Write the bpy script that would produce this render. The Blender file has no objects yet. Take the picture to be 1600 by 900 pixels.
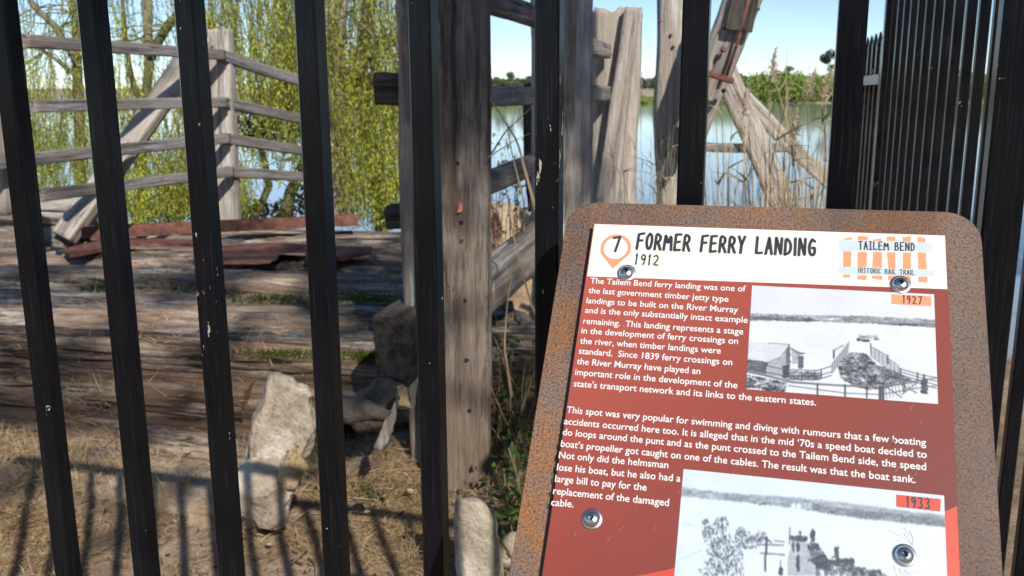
import bpy, math, random
import numpy as np
from mathutils import Vector, Matrix
random.seed(7); rng = np.random.default_rng(11)
R = math.radians
sc = bpy.context.scene; col = sc.collection

# ------------------------------------------------------------------ camera
YAW, PITCH, ROLL, FPX, EYE = R(16.3), R(11.95), R(-0.30), 1430.0, 1.6
fh = np.array([-math.sin(YAW), math.cos(YAW), 0.]); rt0 = np.array([math.cos(YAW), math.sin(YAW), 0.]); UP = np.array([0, 0, 1.])
fw = fh*math.cos(PITCH) - UP*math.sin(PITCH); u2 = UP*math.cos(PITCH) + fh*math.sin(PITCH)
r_ = rt0*math.cos(ROLL) + u2*math.sin(ROLL); u_ = -rt0*math.sin(ROLL) + u2*math.cos(ROLL)
EYEP = np.array([0, 0, EYE])
cd = bpy.data.cameras.new('camera'); cam = bpy.data.objects.new('camera', cd); col.objects.link(cam); sc.camera = cam
cd.sensor_width = 36; cd.lens = 36*FPX/1600; cd.clip_start = .02; cd.clip_end = 20000
cam.matrix_world = Matrix(((r_[0], u_[0], -fw[0], 0), (r_[1], u_[1], -fw[1], 0), (r_[2], u_[2], -fw[2], EYE), (0, 0, 0, 1)))
cd.dof.use_dof = True; cd.dof.focus_distance = .95; cd.dof.aperture_fstop = 14

# ------------------------------------------------------------------ light
SUN_EL, SUN_HEAD = R(35.0), R(36.3)          # shadows run 36 degrees left of +Y
w = bpy.data.worlds.new('World'); sc.world = w; w.use_nodes = True
nt = w.node_tree; bg = nt.nodes['Background']; sky = nt.nodes.new('ShaderNodeTexSky')
sky.sky_type = 'NISHITA'; sky.sun_disc = False; sky.sun_elevation = SUN_EL; sky.sun_rotation = math.pi - SUN_HEAD
sky.air_density = .75; sky.dust_density = 0.0; sky.ozone_density = 3.2; sky.altitude = 0
nt.links.new(sky.outputs[0], bg.inputs[0]); bg.inputs[1].default_value = .115
sl = bpy.data.lights.new('sun', 'SUN'); sl.energy = 4.3; sl.angle = R(.53); sl.color = (1, .95, .87)
sun = bpy.data.objects.new('sun', sl); col.objects.link(sun)
SD = Vector((-math.sin(SUN_HEAD)*math.cos(SUN_EL), math.cos(SUN_HEAD)*math.cos(SUN_EL), -math.sin(SUN_EL)))
sun.rotation_euler = SD.to_track_quat('-Z', 'Y').to_euler()
sc.view_settings.view_transform = 'Standard'; sc.view_settings.look = 'None'; sc.view_settings.exposure = 0.22
sc.render.engine = 'CYCLES'; sc.cycles.max_bounces = 8; sc.cycles.transparent_max_bounces = 8

# ------------------------------------------------------------------ surveying: photo pixel -> place
def ray(x, y): return fw*FPX + r_*(x-800) - u_*(y-450)
def atd(x, y, d): q = ray(x, y); return EYEP + q*d/(q@fh)
def atz(x, y, z): q = ray(x, y); return EYEP + q*(z-EYE)/q[2]
def atY(x, y, v): q = ray(x, y); return EYEP + q*v/q[1]
def proj(P):
    q = np.asarray(P) - EYEP; z = q@fw
    return 800 + FPX*(q@r_)/z, 450 - FPX*(q@u_)/z

# ------------------------------------------------------------------ noise
def _h(i, j, k, s):
    n = (i*374761393 + j*668265263 + k*2147483647 + s*1274126177) & 0xffffffff
    n = ((n ^ (n >> 13))*1274126177) & 0xffffffff
    return ((n ^ (n >> 16)) & 0xffffff)/float(0xffffff)
def vnoise(x, y, z, s=0):
    x, y, z = np.broadcast_arrays(np.asarray(x, float), np.asarray(y, float), np.asarray(z, float))
    xi, yi, zi = np.floor(x).astype(np.int64), np.floor(y).astype(np.int64), np.floor(z).astype(np.int64)
    fx, fy, fz = x-xi, y-yi, z-zi
    fx, fy, fz = fx*fx*(3-2*fx), fy*fy*(3-2*fy), fz*fz*(3-2*fz)
    o = 0
    for a in (0, 1):
        for b in (0, 1):
            for c in (0, 1):
                wt = (fx if a else 1-fx)*(fy if b else 1-fy)*(fz if c else 1-fz)
                o = o + wt*_h(xi+a, yi+b, zi+c, s)
    return o
def fbm(x, y, z, s=0, o=4):
    r, a, t = 0, 1., 0
    for k in range(o):
        r = r + a*vnoise(x*2**k, y*2**k, z*2**k, s+k); t += a; a *= .5
    return r/t

# ------------------------------------------------------------------ object helpers
WM = {}
def place(o, parent, M):
    WM[o.name] = M
    if parent is not None:
        o.parent = parent; o.matrix_basis = WM[parent.name].inverted() @ M
    else: o.matrix_basis = M
def tag(o, label=None, cat=None, group=None, kind=None):
    if label: o['label'] = label
    if cat: o['category'] = cat
    if group: o['group'] = group
    if kind: o['kind'] = kind
    return o
def thing(name, label, cat, loc=(0, 0, 0), group=None):
    o = bpy.data.objects.new(name, None); col.objects.link(o); o.empty_display_size = .1
    place(o, None, Matrix.Translation(Vector([float(c) for c in loc]))); return tag(o, label, cat, group)
def mk(name, V, F, mat, parent=None, M=None, smooth=True, colors=None):
    me = bpy.data.meshes.new(name); V = np.asarray(V, float)
    if isinstance(F, np.ndarray):
        nf, k = F.shape
        me.vertices.add(len(V)); me.vertices.foreach_set('co', V.ravel())
        me.loops.add(nf*k); me.loops.foreach_set('vertex_index', F.ravel().astype(np.int32))
        me.polygons.add(nf); me.polygons.foreach_set('loop_start', np.arange(0, nf*k, k, dtype=np.int32))
        me.update(calc_edges=True)
    else:
        me.from_pydata([tuple(v) for v in V], [], [tuple(int(i) for i in f) for f in F]); me.update()
    if smooth: me.polygons.foreach_set('use_smooth', [True]*len(me.polygons))
    if colors is not None:
        ca = me.color_attributes.new('Col', 'FLOAT_COLOR', 'POINT')
        c4 = np.ones((len(V), 4)); c4[:, :3] = colors; ca.data.foreach_set('color', c4.ravel())
    if mat: me.materials.append(mat)
    o = bpy.data.objects.new(name, me); col.objects.link(o)
    place(o, parent, M if M is not None else Matrix.Identity(4)); return o
def twin(o, M, parent):
    c = o.copy(); col.objects.link(c); place(c, parent, M); return c
def frame(p0, p1, hint=(0, 0, 1)):
    """matrix at p0 whose z runs to p1, x as level as possible"""
    p0, p1 = Vector([float(c) for c in p0]), Vector([float(c) for c in p1]); z = (p1-p0).normalized(); h = Vector(hint)
    x = h.cross(z)
    if x.length < 1e-3: x = Vector((1, 0, 0))
    x.normalize(); y = z.cross(x)
    M = Matrix((x, y, z)).transposed().to_4x4(); M.translation = p0; return M, (p1-p0).length
def boxvf(x0, x1, y0, y1, z0, z1, c=0.0):
    """chamfered box (chamfer on the four long z edges)"""
    if c <= 0: ring = [(x0, y0), (x1, y0), (x1, y1), (x0, y1)]
    else: ring = [(x0+c, y0), (x1-c, y0), (x1, y0+c), (x1, y1-c), (x1-c, y1), (x0+c, y1), (x0, y1-c), (x0, y0+c)]
    n = len(ring); V = [(a, b, z0) for a, b in ring] + [(a, b, z1) for a, b in ring]
    F = [(i, (i+1) % n, n+(i+1) % n, n+i) for i in range(n)] + [tuple(range(n))[::-1], tuple(range(n, 2*n))]
    return V, F
def join(parts):
    V, F = [], []
    for v, f in parts:
        b = len(V); V += [tuple(q) for q in v]; F += [tuple(i+b for i in g) for g in f]
    return V, F
def lathe(prof, n=20):
    V, F = [], []
    for r, z in prof:
        for i in range(n): a = 2*math.pi*i/n; V.append((r*math.cos(a), r*math.sin(a), z))
    for j in range(len(prof)-1):
        for i in range(n): F.append((j*n+i, j*n+(i+1) % n, (j+1)*n+(i+1) % n, (j+1)*n+i))
    F.append(tuple(range(n))[::-1]); F.append(tuple(range((len(prof)-1)*n, len(prof)*n)))
    return V, F
def tubevf(pts, rad, n=8):
    pts = [Vector([float(c) for c in p]) for p in pts]; V, F = [], []
    x = None
    for i, p in enumerate(pts):
        t = (pts[min(i+1, len(pts)-1)]-pts[max(i-1, 0)]).normalized()
        if x is None: x = t.orthogonal().normalized()
        x = (x - t*x.dot(t)).normalized(); y = t.cross(x)
        r = rad[i] if hasattr(rad, '__len__') else rad
        for k in range(n):
            a = 2*math.pi*k/n; V.append(tuple(p + x*math.cos(a)*r + y*math.sin(a)*r))
    for i in range(len(pts)-1):
        for k in range(n): F.append((i*n+k, i*n+(k+1) % n, (i+1)*n+(k+1) % n, (i+1)*n+k))
    F.append(tuple(range(n))[::-1]); F.append(tuple(range((len(pts)-1)*n, len(pts)*n)))
    return V, F

# ------------------------------------------------------------------ materials
def newmat(name):
    m = bpy.data.materials.new(name); m.use_nodes = True; t = m.node_tree
    b = t.nodes['Principled BSDF']; return m, t, b
def nd(t, typ, ins=None, **kw):
    n = t.nodes.new(typ)
    for k, v in kw.items(): setattr(n, k, v)
    for k, v in (ins or {}).items():
        if hasattr(v, 'links') or isinstance(v, bpy.types.NodeSocket): t.links.new(v, n.inputs[k])
        else: n.inputs[k].default_value = v
    return n
def ramp(t, fac, stops):
    n = t.nodes.new('ShaderNodeValToRGB'); e = n.color_ramp.elements
    while len(e) < len(stops): e.new(.5)
    for i, (p, c) in enumerate(stops): e[i].position = p; e[i].color = (*c, 1) if len(c) == 3 else c
    t.links.new(fac, n.inputs[0]); return n.outputs[0]
def mixc(t, f, a, b, mode='MIX'):
    n = t.nodes.new('ShaderNodeMix'); n.data_type = 'RGBA'; n.blend_type = mode
    for i, v in ((0, f), (6, a), (7, b)):
        if isinstance(v, bpy.types.NodeSocket): t.links.new(v, n.inputs[i])
        elif i == 0: n.inputs[0].default_value = v
        else: n.inputs[i].default_value = (*v, 1)
    return n.outputs[2]
def g3(v): return (v, v, v)
def coords(t, scale=(1, 1, 1), kind='Object'):
    tc = t.nodes.new('ShaderNodeTexCoord'); oi = t.nodes.new('ShaderNodeObjectInfo')
    ad = nd(t, 'ShaderNodeVectorMath', operation='ADD'); t.links.new(tc.outputs[kind], ad.inputs[0])
    if kind == 'Object':
        ml = nd(t, 'ShaderNodeMath', {0: oi.outputs['Random'], 1: 37.0}, operation='MULTIPLY')
        t.links.new(ml.outputs[0], ad.inputs[1])
    return nd(t, 'ShaderNodeMapping', {0: ad.outputs[0], 3: scale}).outputs[0]
def noise(t, vec, scale, detail=5, rough=.55):
    return nd(t, 'ShaderNodeTexNoise', {'Vector': vec, 'Scale': scale, 'Detail': detail, 'Roughness': rough}).outputs[0]
def wood_mat(name, dark, mid, light, grain=26, stain=None, bump=.5, stretch=.045, sh=0., ck=.018, mott=.35):
    m, t, b = newmat(name)
    v = coords(t, (1, 1, stretch)); v2 = coords(t, (1, 1, .35))
    g = noise(t, v, grain, 9, .72); g2 = noise(t, v, grain*4.5, 4, .6)
    c = ramp(t, g, [(.30+sh, dark), (.44+sh, mid), (.56+sh, light), (.75, tuple(min(1, x*1.18) for x in light))])
    fine = ramp(t, g2, [(.32, g3(.55)), (.55, g3(1.0)), (.8, g3(1.12))]); c = mixc(t, .8, c, fine, 'MULTIPLY')
    g3_ = noise(t, v, grain*1.7, 3, .5); cr = nd(t, 'ShaderNodeMath', {0: g3_, 1: .5}, operation='SUBTRACT'); cr2 = nd(t, 'ShaderNodeMath', {0: cr.outputs[0]}, operation='ABSOLUTE')
    c = mixc(t, mott, c, ramp(t, noise(t, coords(t, (1, 1, .6)), 38, 5, .75), [(.33, g3(.42)), (.5, g3(1.)), (.68, g3(1.3))]), 'MULTIPLY')
    gate = ramp(t, noise(t, v2, 6, 3), [(.42, g3(0)), (.6, g3(1))])
    crk = ramp(t, cr2.outputs[0], [(.004, g3(.10)), (ck, g3(1))]); c = mixc(t, gate, c, mixc(t, 1., c, crk, 'MULTIPLY'))
    if stain:
        s = ramp(t, noise(t, v2, 3.2, 5, .6), [(.42, g3(0)), (.62, g3(1))]); c = mixc(t, s, c, mixc(t, .6, c, stain))
    t.links.new(c, b.inputs['Base Color']); b.inputs['Roughness'].default_value = .85; b.inputs['Specular IOR Level'].default_value = .25
    mm = nd(t, 'ShaderNodeMath', {0: g, 1: g2}, operation='ADD')
    bp = nd(t, 'ShaderNodeBump', {'Height': mm.outputs[0], 'Strength': bump, 'Distance': .012}); t.links.new(bp.outputs[0], b.inputs['Normal'])
    return m
M_GREY = wood_mat('grey_weathered_timber', (.05, .045, .04), (.17, .155, .145), (.34, .32, .305), stain=(.25, .19, .14))
M_PALE = wood_mat('silver_pale_timber', (.09, .075, .062), (.36, .315, .275), (.56, .51, .455), grain=22, stain=(.36, .29, .22), bump=.8)
M_BROWN = wood_mat('brown_old_pile', (.018, .014, .012), (.125, .10, .082), (.27, .23, .195), grain=32, stain=(.22, .15, .10), bump=.9, ck=.03)
M_DECK = wood_mat('deck_log_timber', (.02, .014, .011), (.23, .19, .155), (.53, .47, .41), grain=15, stain=(.30, .19, .12), bump=1., stretch=.10, sh=.035, ck=.045, mott=.75)
M_DARKW = wood_mat('dark_timber', (.012, .010, .009), (.05, .042, .035), (.10, .086, .072), grain=28)  # mid tone lowered to stand in for shade on the timber stub

M_DECKB = wood_mat('brown_rotting_log', (.016, .011, .008), (.17, .115, .08), (.42, .33, .25), grain=13, stain=(.25, .14, .075), bump=1., stretch=.11, sh=.04, ck=.05, mott=.8)
def simple(name, c, rough=.6, metal=0., spec=.5):
    m, t, b = newmat(name); b.inputs['Base Color'].default_value = (*c, 1); b.inputs['Roughness'].default_value = rough
    b.inputs['Metallic'].default_value = metal; b.inputs['Specular IOR Level'].default_value = spec; return m

def steel_mat(name, z0=0, z1=0, amount=0.):
    m, t, b = newmat(name); v = coords(t)
    sp = nd(t, 'ShaderNodeTexNoise', {'Vector': v, 'Scale': 150., 'Detail': 2., 'Roughness': .6}).outputs[0]
    big = noise(t, v, 9, 3)
    base = ramp(t, big, [(.35, (.004, .0042, .006)), (.7, (.008, .0082, .010))])
    spa = nd(t, 'ShaderNodeMath', {0: sp, 1: noise(t, v, 11, 3), 2: .0}, operation='ADD')
    spk = ramp(t, spa.outputs[0], [(1.17/1.0*1., g3(0)), (1.0, g3(0))]); sub = nd(t, 'ShaderNodeMath', {0: spa.outputs[0], 1: .42}, operation='SUBTRACT'); spk = ramp(t, sub.outputs[0], [(.945, g3(0)), (.97, g3(1))])
    strk = ramp(t, noise(t, coords(t, (1, 1, .03)), 420, 4, .7), [(.55, g3(0)), (.8, g3(.10))]); base = mixc(t, strk, base, (.20, .20, .22))
    if amount:
        vs = coords(t, (1, 1, .35)); chip = noise(t, vs, 85, 4, .7)
        geo = nd(t, 'ShaderNodeTexCoord'); sx = nd(t, 'ShaderNodeSeparateXYZ', {0: geo.outputs['Object']})
        mask = 0
        env = nd(t, 'ShaderNodeMapRange', {0: sx.outputs[2], 1: z0-.03, 2: z0+.03, 3: 0., 4: 1.}); env2 = nd(t, 'ShaderNodeMapRange', {0: sx.outputs[2], 1: z1-.03, 2: z1+.03, 3: 1., 4: 0.})
        e = nd(t, 'ShaderNodeMath', {0: env.outputs[0], 1: env2.outputs[0]}, operation='MULTIPLY')
        e2 = nd(t, 'ShaderNodeMath', {0: e.outputs[0], 1: amount, 2: 0.}, operation='MULTIPLY_ADD')
        ad = nd(t, 'ShaderNodeMath', {0: chip, 1: e2.outputs[0]}, operation='ADD')
        ch = ramp(t, ad.outputs[0], [(.70, g3(0)), (.72, g3(1))]); spk = mixc(t, 1., spk, ch, 'LIGHTEN')
    c = mixc(t, spk, base, (.42, .38, .31))
    t.links.new(c, b.inputs['Base Color'])
    r = ramp(t, noise(t, coords(t, (1, 1, .1)), 40, 4), [(.3, g3(.16)), (.7, g3(.27))]); t.links.new(r, b.inputs['Roughness']); b.inputs['Specular IOR Level'].default_value = .17
    bp = nd(t, 'ShaderNodeBump', {'Height': noise(t, v, 300, 3), 'Strength': .06, 'Distance': .001}); t.links.new(bp.outputs[0], b.inputs['Normal'])
    return m
M_STEEL = steel_mat('black_powder_coat')
M_STEELS = simple('satin_grey_rail', (.55, .56, .57), .35, .3)

def rust_mat(name, edge=True, glint=False):
    m, t, b = newmat(name); v = coords(t)
    n1 = noise(t, v, 520, 5, .75); n2 = noise(t, v, 22, 6, .7)
    fine = ramp(t, n1, [(.38, (.04, .019, .012)), (.46, (.125, .082, .06)), (.54, (.20, .165, .155)), (.62, (.30, .15, .055))])
    org = ramp(t, n1, [(.38, (.08, .03, .012)), (.52, (.32, .13, .035)), (.68, (.46, .24, .08))])
    f = ramp(t, n2, [(.42, g3(0)), (.64, g3(.9))])
    px_ = nd(t, 'ShaderNodeSeparateXYZ', {0: nd(t, 'ShaderNodeTexCoord').outputs['Object']}); wr = nd(t, 'ShaderNodeMapRange', {0: px_.outputs[0], 1: -.03, 2: .16, 3: 1., 4: .28}); wt = nd(t, 'ShaderNodeMapRange', {0: px_.outputs[1], 1: -.03, 2: .012, 3: 0., 4: .85}); wm = nd(t, 'ShaderNodeMath', {0: wr.outputs[0], 1: wt.outputs[0]}, operation='MAXIMUM'); wf = nd(t, 'ShaderNodeMath', {0: wm.outputs[0], 1: f}, operation='MULTIPLY'); c = mixc(t, wf.outputs[0], fine, org); c = mixc(t, .75, c, ramp(t, noise(t, coords(t, (1, .35, 1)), 9, 6, .65), [(.34, (.50, .47, .48)), (.55, (1, .98, .95)), (.75, (1.2, 1.02, .85))]), 'MULTIPLY')
    t.links.new(c, b.inputs['Base Color']); b.inputs['Roughness'].default_value = .62
    t.links.new(ramp(t, n1, [(.42, g3(.30)), (.56, g3(.8))]), b.inputs['Roughness'])
    bp = nd(t, 'ShaderNodeBump', {'Height': n1, 'Strength': .7, 'Distance': .001}); t.links.new(bp.outputs[0], b.inputs['Normal'])
    return m
M_PLATE = rust_mat('rusted_plate_steel')
def rust2():
    m, t, b = newmat('dark_rusty_iron'); v = coords(t)
    n1 = noise(t, v, 18, 7, .65)
    t.links.new(ramp(t, n1, [(.3, (.05, .02, .014)), (.55, (.17, .066, .042)), (.75, (.29, .13, .085))]), b.inputs['Base Color']); b.inputs['Roughness'].default_value = .8
    bp = nd(t, 'ShaderNodeBump', {'Height': n1, 'Strength': .5, 'Distance': .01}); t.links.new(bp.outputs[0], b.inputs['Normal']); return m
M_RUST = rust2()
def rock_mat(name, a, bcol, c):
    m, t, b = newmat(name); v = coords(t)
    n1 = noise(t, v, 7, 8, .62); n2 = noise(t, v, 45, 5, .65)
    cc = ramp(t, n1, [(.3, a), (.5, bcol), (.7, c)]); cc = mixc(t, .7, cc, ramp(t, n2, [(.3, g3(.55)), (.5, g3(1)), (.8, g3(1.1))]), 'MULTIPLY')
    t.links.new(cc, b.inputs['Base Color']); b.inputs['Roughness'].default_value = .93
    mm = nd(t, 'ShaderNodeMath', {0: n1, 1: n2}, operation='ADD')
    bp = nd(t, 'ShaderNodeBump', {'Height': mm.outputs[0], 'Strength': .7, 'Distance': .02}); t.links.new(bp.outputs[0], b.inputs['Normal']); return m
M_LIME = rock_mat('pale_limestone', (.22, .16, .11), (.46, .39, .30), (.62, .56, .46))
M_LIME2 = rock_mat('mottled_limestone', (.13, .095, .065), (.42, .345, .255), (.66, .60, .50))
M_OCHRE = rock_mat('ochre_limestone', (.20, .13, .06), (.46, .34, .18), (.52, .44, .3))
M_GREYR = rock_mat('grey_stone', (.06, .045, .035), (.15, .12, .095), (.24, .20, .165))
def leafmat(name, trans=.45, rough=.55):
    m, t, b = newmat(name); a = nd(t, 'ShaderNodeAttribute', attribute_name='Col')
    b.inputs['Roughness'].default_value = rough; t.links.new(a.outputs[0], b.inputs['Base Color']); b.inputs['Specular IOR Level'].default_value = .3
    tr = nd(t, 'ShaderNodeBsdfTranslucent'); t.links.new(a.outputs[0], tr.inputs[0])
    mx = nd(t, 'ShaderNodeMixShader', {0: trans}); t.links.new(b.outputs[0], mx.inputs[1]); t.links.new(tr.outputs[0], mx.inputs[2])
    t.links.new(mx.outputs[0], t.nodes['Material Output'].inputs[0]); return m
M_LEAF = leafmat('leaf', .58); M_STRAW = leafmat('dry_straw', .4, .7); M_VC = leafmat('vegetation_far', .2, .8)
M_BARK = wood_mat('willow_bark', (.04, .03, .02), (.13, .11, .07), (.24, .21, .14), grain=14, stain=(.12, .15, .03), stretch=.2)
M_PBARK = wood_mat('pale_bark', (.14, .10, .08), (.44, .38, .33), (.6, .54, .48), grain=12, stain=(.3, .2, .16), stretch=.2)

# ------------------------------------------------------------------ weathered timber builder
SEED = [100]
def timber(name, p0, p1, wd, ht, mat, parent=None, hint=(0, 0, 1), crack=.5, round_=4.0, taper=1.0, wob=.02, n=36, step=.03, holes=(), ragged=0.0, cfreq=1.0, twist=0.0, step_=.03, lump=.18):
    SEED[0] += 7; s = SEED[0]
    M, L = frame(p0, p1, hint); m = max(4, int(L/step)); zz = np.linspace(0, L, m+1)
    th = np.linspace(0, 2*np.pi, n, endpoint=False)+np.pi/n
    cx, sy = np.cos(th), np.sin(th); rr = (np.abs(cx)**round_ + np.abs(sy)**round_)**(-1/round_)
    ux, uy = cx*rr, sy*rr
    Z, U = np.meshgrid(zz, ux, indexing='ij'); _, Vv = np.meshgrid(zz, uy, indexing='ij')
    tp = 1+(taper-1)*Z/L
    X = U*wd/2*tp; Y = Vv*ht/2*tp
    sc_ = min(wd, ht); f = 9/sc_*cfreq
    fb = fbm(X*f*.35+9, Y*f*.35, Z*.9, s, 3)-.5
    ridge = np.abs(vnoise(X*f, Y*f, Z*1.1+3, s+11)-.5)*2; dp = np.clip(1-ridge/.16, 0, 1)**.8
    ridge2 = np.abs(vnoise(X*f*.5+4, Y*f*.5, Z*.55, s+17)-.5)*2; dp2 = np.clip(1-ridge2/.09, 0, 1)
    fine = fbm(X*f*2.4, Y*f*2.4, Z*3, s+5, 3)-.5
    gt = np.clip((vnoise(X*f*.3, Y*f*.3, Z*2.2, s+21)-.38)*4, 0, 1); zw = Z+.25*vnoise(X*f*.5, Y*f*.5, 0*Z, s+23)
    ridge3 = np.abs(vnoise(X*f*1.5, Y*f*1.5, zw*1.6, s+29)-.5)*2; dp3 = np.clip(1-ridge3/.13, 0, 1)
    stp = np.floor(vnoise(X*f*.7+2, Y*f*.7, zw*.8, s+33)*5)/5-.4
    k = 1 + fb*lump - crack*(.07*dp*gt + .16*dp2*np.clip(gt+.4, 0, 1) + .035*dp3) + fine*.06 + stp*step_
    wx = (fbm(Z*.9/max(L, .5)*2, 0*Z, 0*Z, s+31, 2)-.5)*wob*2; wy = (fbm(Z*.9/max(L, .5)*2, 0*Z+5, 0*Z, s+37, 2)-.5)*wob*2
    X = X*k+wx; Y = Y*k+wy
    if twist:
        a = twist*Z/L; X, Y = X*np.cos(a)-Y*np.sin(a), X*np.sin(a)+Y*np.cos(a)
    if ragged:
        endm = (Z > L-1e-6); Z = Z + endm*(fbm(U*2+s, Vv*2, 0*Z, s, 3)-.5)*ragged
    V = np.stack([X, Y, Z], -1).reshape(-1, 3)
    ii, jj = np.meshgrid(np.arange(m), np.arange(n), indexing='ij'); j2 = (jj+1) % n
    F = np.stack([ii*n+jj, ii*n+j2, (ii+1)*n+j2, (ii+1)*n+jj], -1).reshape(-1, 4)
    # end caps: concentric rings folded slightly inwards
    VV, FF = [V], [F.tolist()]; base = len(V)
    FL = F.tolist()
    Vl = V.tolist()
    for e, row, sgn in ((0, 0, 1), (1, m, -1)):
        ring = V[row*n:(row+1)*n]; cen = ring.mean(0); prev = list(range(row*n, row*n+n))
        for q, fr in enumerate((.96, .7, .4, .15)):
            pts = cen + (ring-cen)*fr; pts[:, 2] += sgn*(.006*q if q else 0) + (vnoise(pts[:, 0]*60, pts[:, 1]*60, 0, s+e)-.5)*.012*(q > 0) - (sgn*.006 if q == 0 else 0)*0
            idx = list(range(len(Vl), len(Vl)+n)); Vl += pts.tolist()
            for i in range(n):
                a, b_, c, d = prev[i], prev[(i+1) % n], idx[(i+1) % n], idx[i]
                FL.append([a, d, c, b_] if e == 0 else [a, b_, c, d])
            prev = idx
        Vl.append((cen).tolist()); ci = len(Vl)-1
        for i in range(n): FL.append([prev[i], ci, prev[(i+1) % n]] if e == 0 else [prev[i], prev[(i+1) % n], ci])
    o = mk(name, Vl, FL, mat, parent, M)
    return o
from mathutils.bvhtree import BVHTree
_bv = {}
def surf(o, x, y):
    if o.name not in _bv:
        M = WM[o.name]; _bv[o.name] = BVHTree.FromPolygons([M @ v.co for v in o.data.vertices], [tuple(p.vertices) for p in o.data.polygons])
    q = ray(x, y); h = _bv[o.name].ray_cast(Vector([float(c) for c in EYEP]), Vector([float(c) for c in q/np.linalg.norm(q)]))
    if h[0] is None: return None, None
    n = np.array(h[1]); return np.array(h[0]), (n if n@q < 0 else -n)
def bolt_at(P, nrm, r=.018, parent=None, name='bolt', mat=None):
    M, _ = frame(P, np.asarray(P)+np.asarray(nrm)*.1); V, F = lathe([(r*.95, -.01), (r*.95, r*.25), (r*.6, r*.25), (r*.6, r*.9), (r*.35, r*1.1)], 8)
    return mk(name, V, F, mat or M_RUST, parent, M, False)

# ================================================================== SETTING
def hgt(X, Y):
    shore = 6.6 + .8*np.sin(X*.5+1)
    t = np.clip((Y-shore+1.5)/4.0, 0, 1); z = -1.6*t*t*(3-2*t)
    # landing fill under the logs
    fx = np.clip((-1.3-X)/.5, 0, 1)*np.clip((X+9.5)/2, 0, 1); fy = np.clip((Y-4.0)/.6, 0, 1)*np.clip((7.0-Y)/.6, 0, 1)
    z = z*(1-fx*fy) + .05*fx*fy
    z = z + 2.05*np.exp(-((X+3.0)/1.0)**2-((Y-10.0)/.9)**2)
    # litter slope in front of the logs
    z = z + .08*np.clip((-1.6-X)/1.2, 0, 1)*np.clip((Y-1.8)/1.2, 0, 1)*np.clip((3.9-Y)/.6, 0, 1)
    z = z + .10*np.clip((Y-2.3)/.9, 0, 1)*np.clip((4.5-Y)/.5, 0, 1)
    z = z - .13*np.clip((-1.65-X)/.35, 0, 1)*np.clip((Y-2.9)/.25, 0, 1)*np.clip((5-Y)/.5, 0, 1)
    return z + (fbm(X*1.7, Y*1.7, 0*X, 3, 4)-.5)*.14 + (fbm(X*9, Y*9, 0*X, 5, 3)-.5)*.035
def axis(dense0, dense1, step, lo, hi, grow=1.25):
    a = list(np.arange(dense0, dense1+step, step)); s = step
    while a[-1] < hi: s *= grow; a.append(min(hi, a[-1]+s))
    s = step
    while a[0] > lo: s *= grow; a.insert(0, max(lo, a[0]-s))
    return np.array(a)
xs = axis(-7, 2.5, .045, -400, 400); ys = axis(1.2, 9, .045, -300, 16)
GX, GY = np.meshgrid(xs, ys, indexing='ij'); GZ = hgt(GX, GY)
nx, ny = GX.shape; ii, jj = np.meshgrid(np.arange(nx-1), np.arange(ny-1), indexing='ij')
F = np.stack([ii*ny+jj, (ii+1)*ny+jj, (ii+1)*ny+jj+1, ii*ny+jj+1], -1).reshape(-1, 4)
m, t, b = newmat('riverbank_soil'); v = coords(t, kind='Object') if False else nd(t, 'ShaderNodeTexCoord').outputs['Object']
n1 = noise(t, v, 1.6, 6, .6); n2 = noise(t, v, 34, 7, .7); n3 = noise(t, v, 120, 3, .7)
c = ramp(t, n1, [(.35, (.25, .165, .095)), (.5, (.42, .295, .18)), (.66, (.56, .42, .28))])
c = mixc(t, .85, c, ramp(t, n2, [(.32, g3(.45)), (.5, g3(1)), (.7, g3(1.25))]), 'MULTIPLY')
c = mixc(t, .6, c, ramp(t, n3, [(.35, g3(.6)), (.6, g3(1.1))]), 'MULTIPLY')
t.links.new(c, b.inputs['Base Color']); b.inputs['Roughness'].default_value = .95
bp = nd(t, 'ShaderNodeBump', {'Height': n2, 'Strength': .9, 'Distance': .03}); t.links.new(bp.outputs[0], b.inputs['Normal']); M_SOIL = m
tag(mk('riverbank_ground', np.stack([GX, GY, GZ], -1).reshape(-1, 3), F, M_SOIL), kind='structure', label='brown riverbank soil and dry litter')
# water
m, t, b = newmat('river_water'); v = nd(t, 'ShaderNodeTexCoord').outputs['Object']
b.inputs['Base Color'].default_value = (.31, .345, .34, 1); b.inputs['Roughness'].default_value = .06; b.inputs['IOR'].default_value = 1.33
wv = nd(t, 'ShaderNodeMapping', {0: v, 3: (1, 1, 1)}).outputs[0]
hb = nd(t, 'ShaderNodeMath', {0: noise(t, wv, .9, 3), 1: noise(t, wv, .12, 2)}, operation='ADD')
bp = nd(t, 'ShaderNodeBump', {'Height': hb.outputs[0], 'Strength': .016, 'Distance': .25}); t.links.new(bp.outputs[0], b.inputs['Normal'])
WZ = -1.0
tag(mk('river_water', [(-4000, 3, WZ), (4000, 3, WZ), (4000, 330, WZ), (-4000, 330, WZ)], [(0, 1, 2, 3)], m, smooth=False), kind='structure', label='calm pale blue river')
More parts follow.
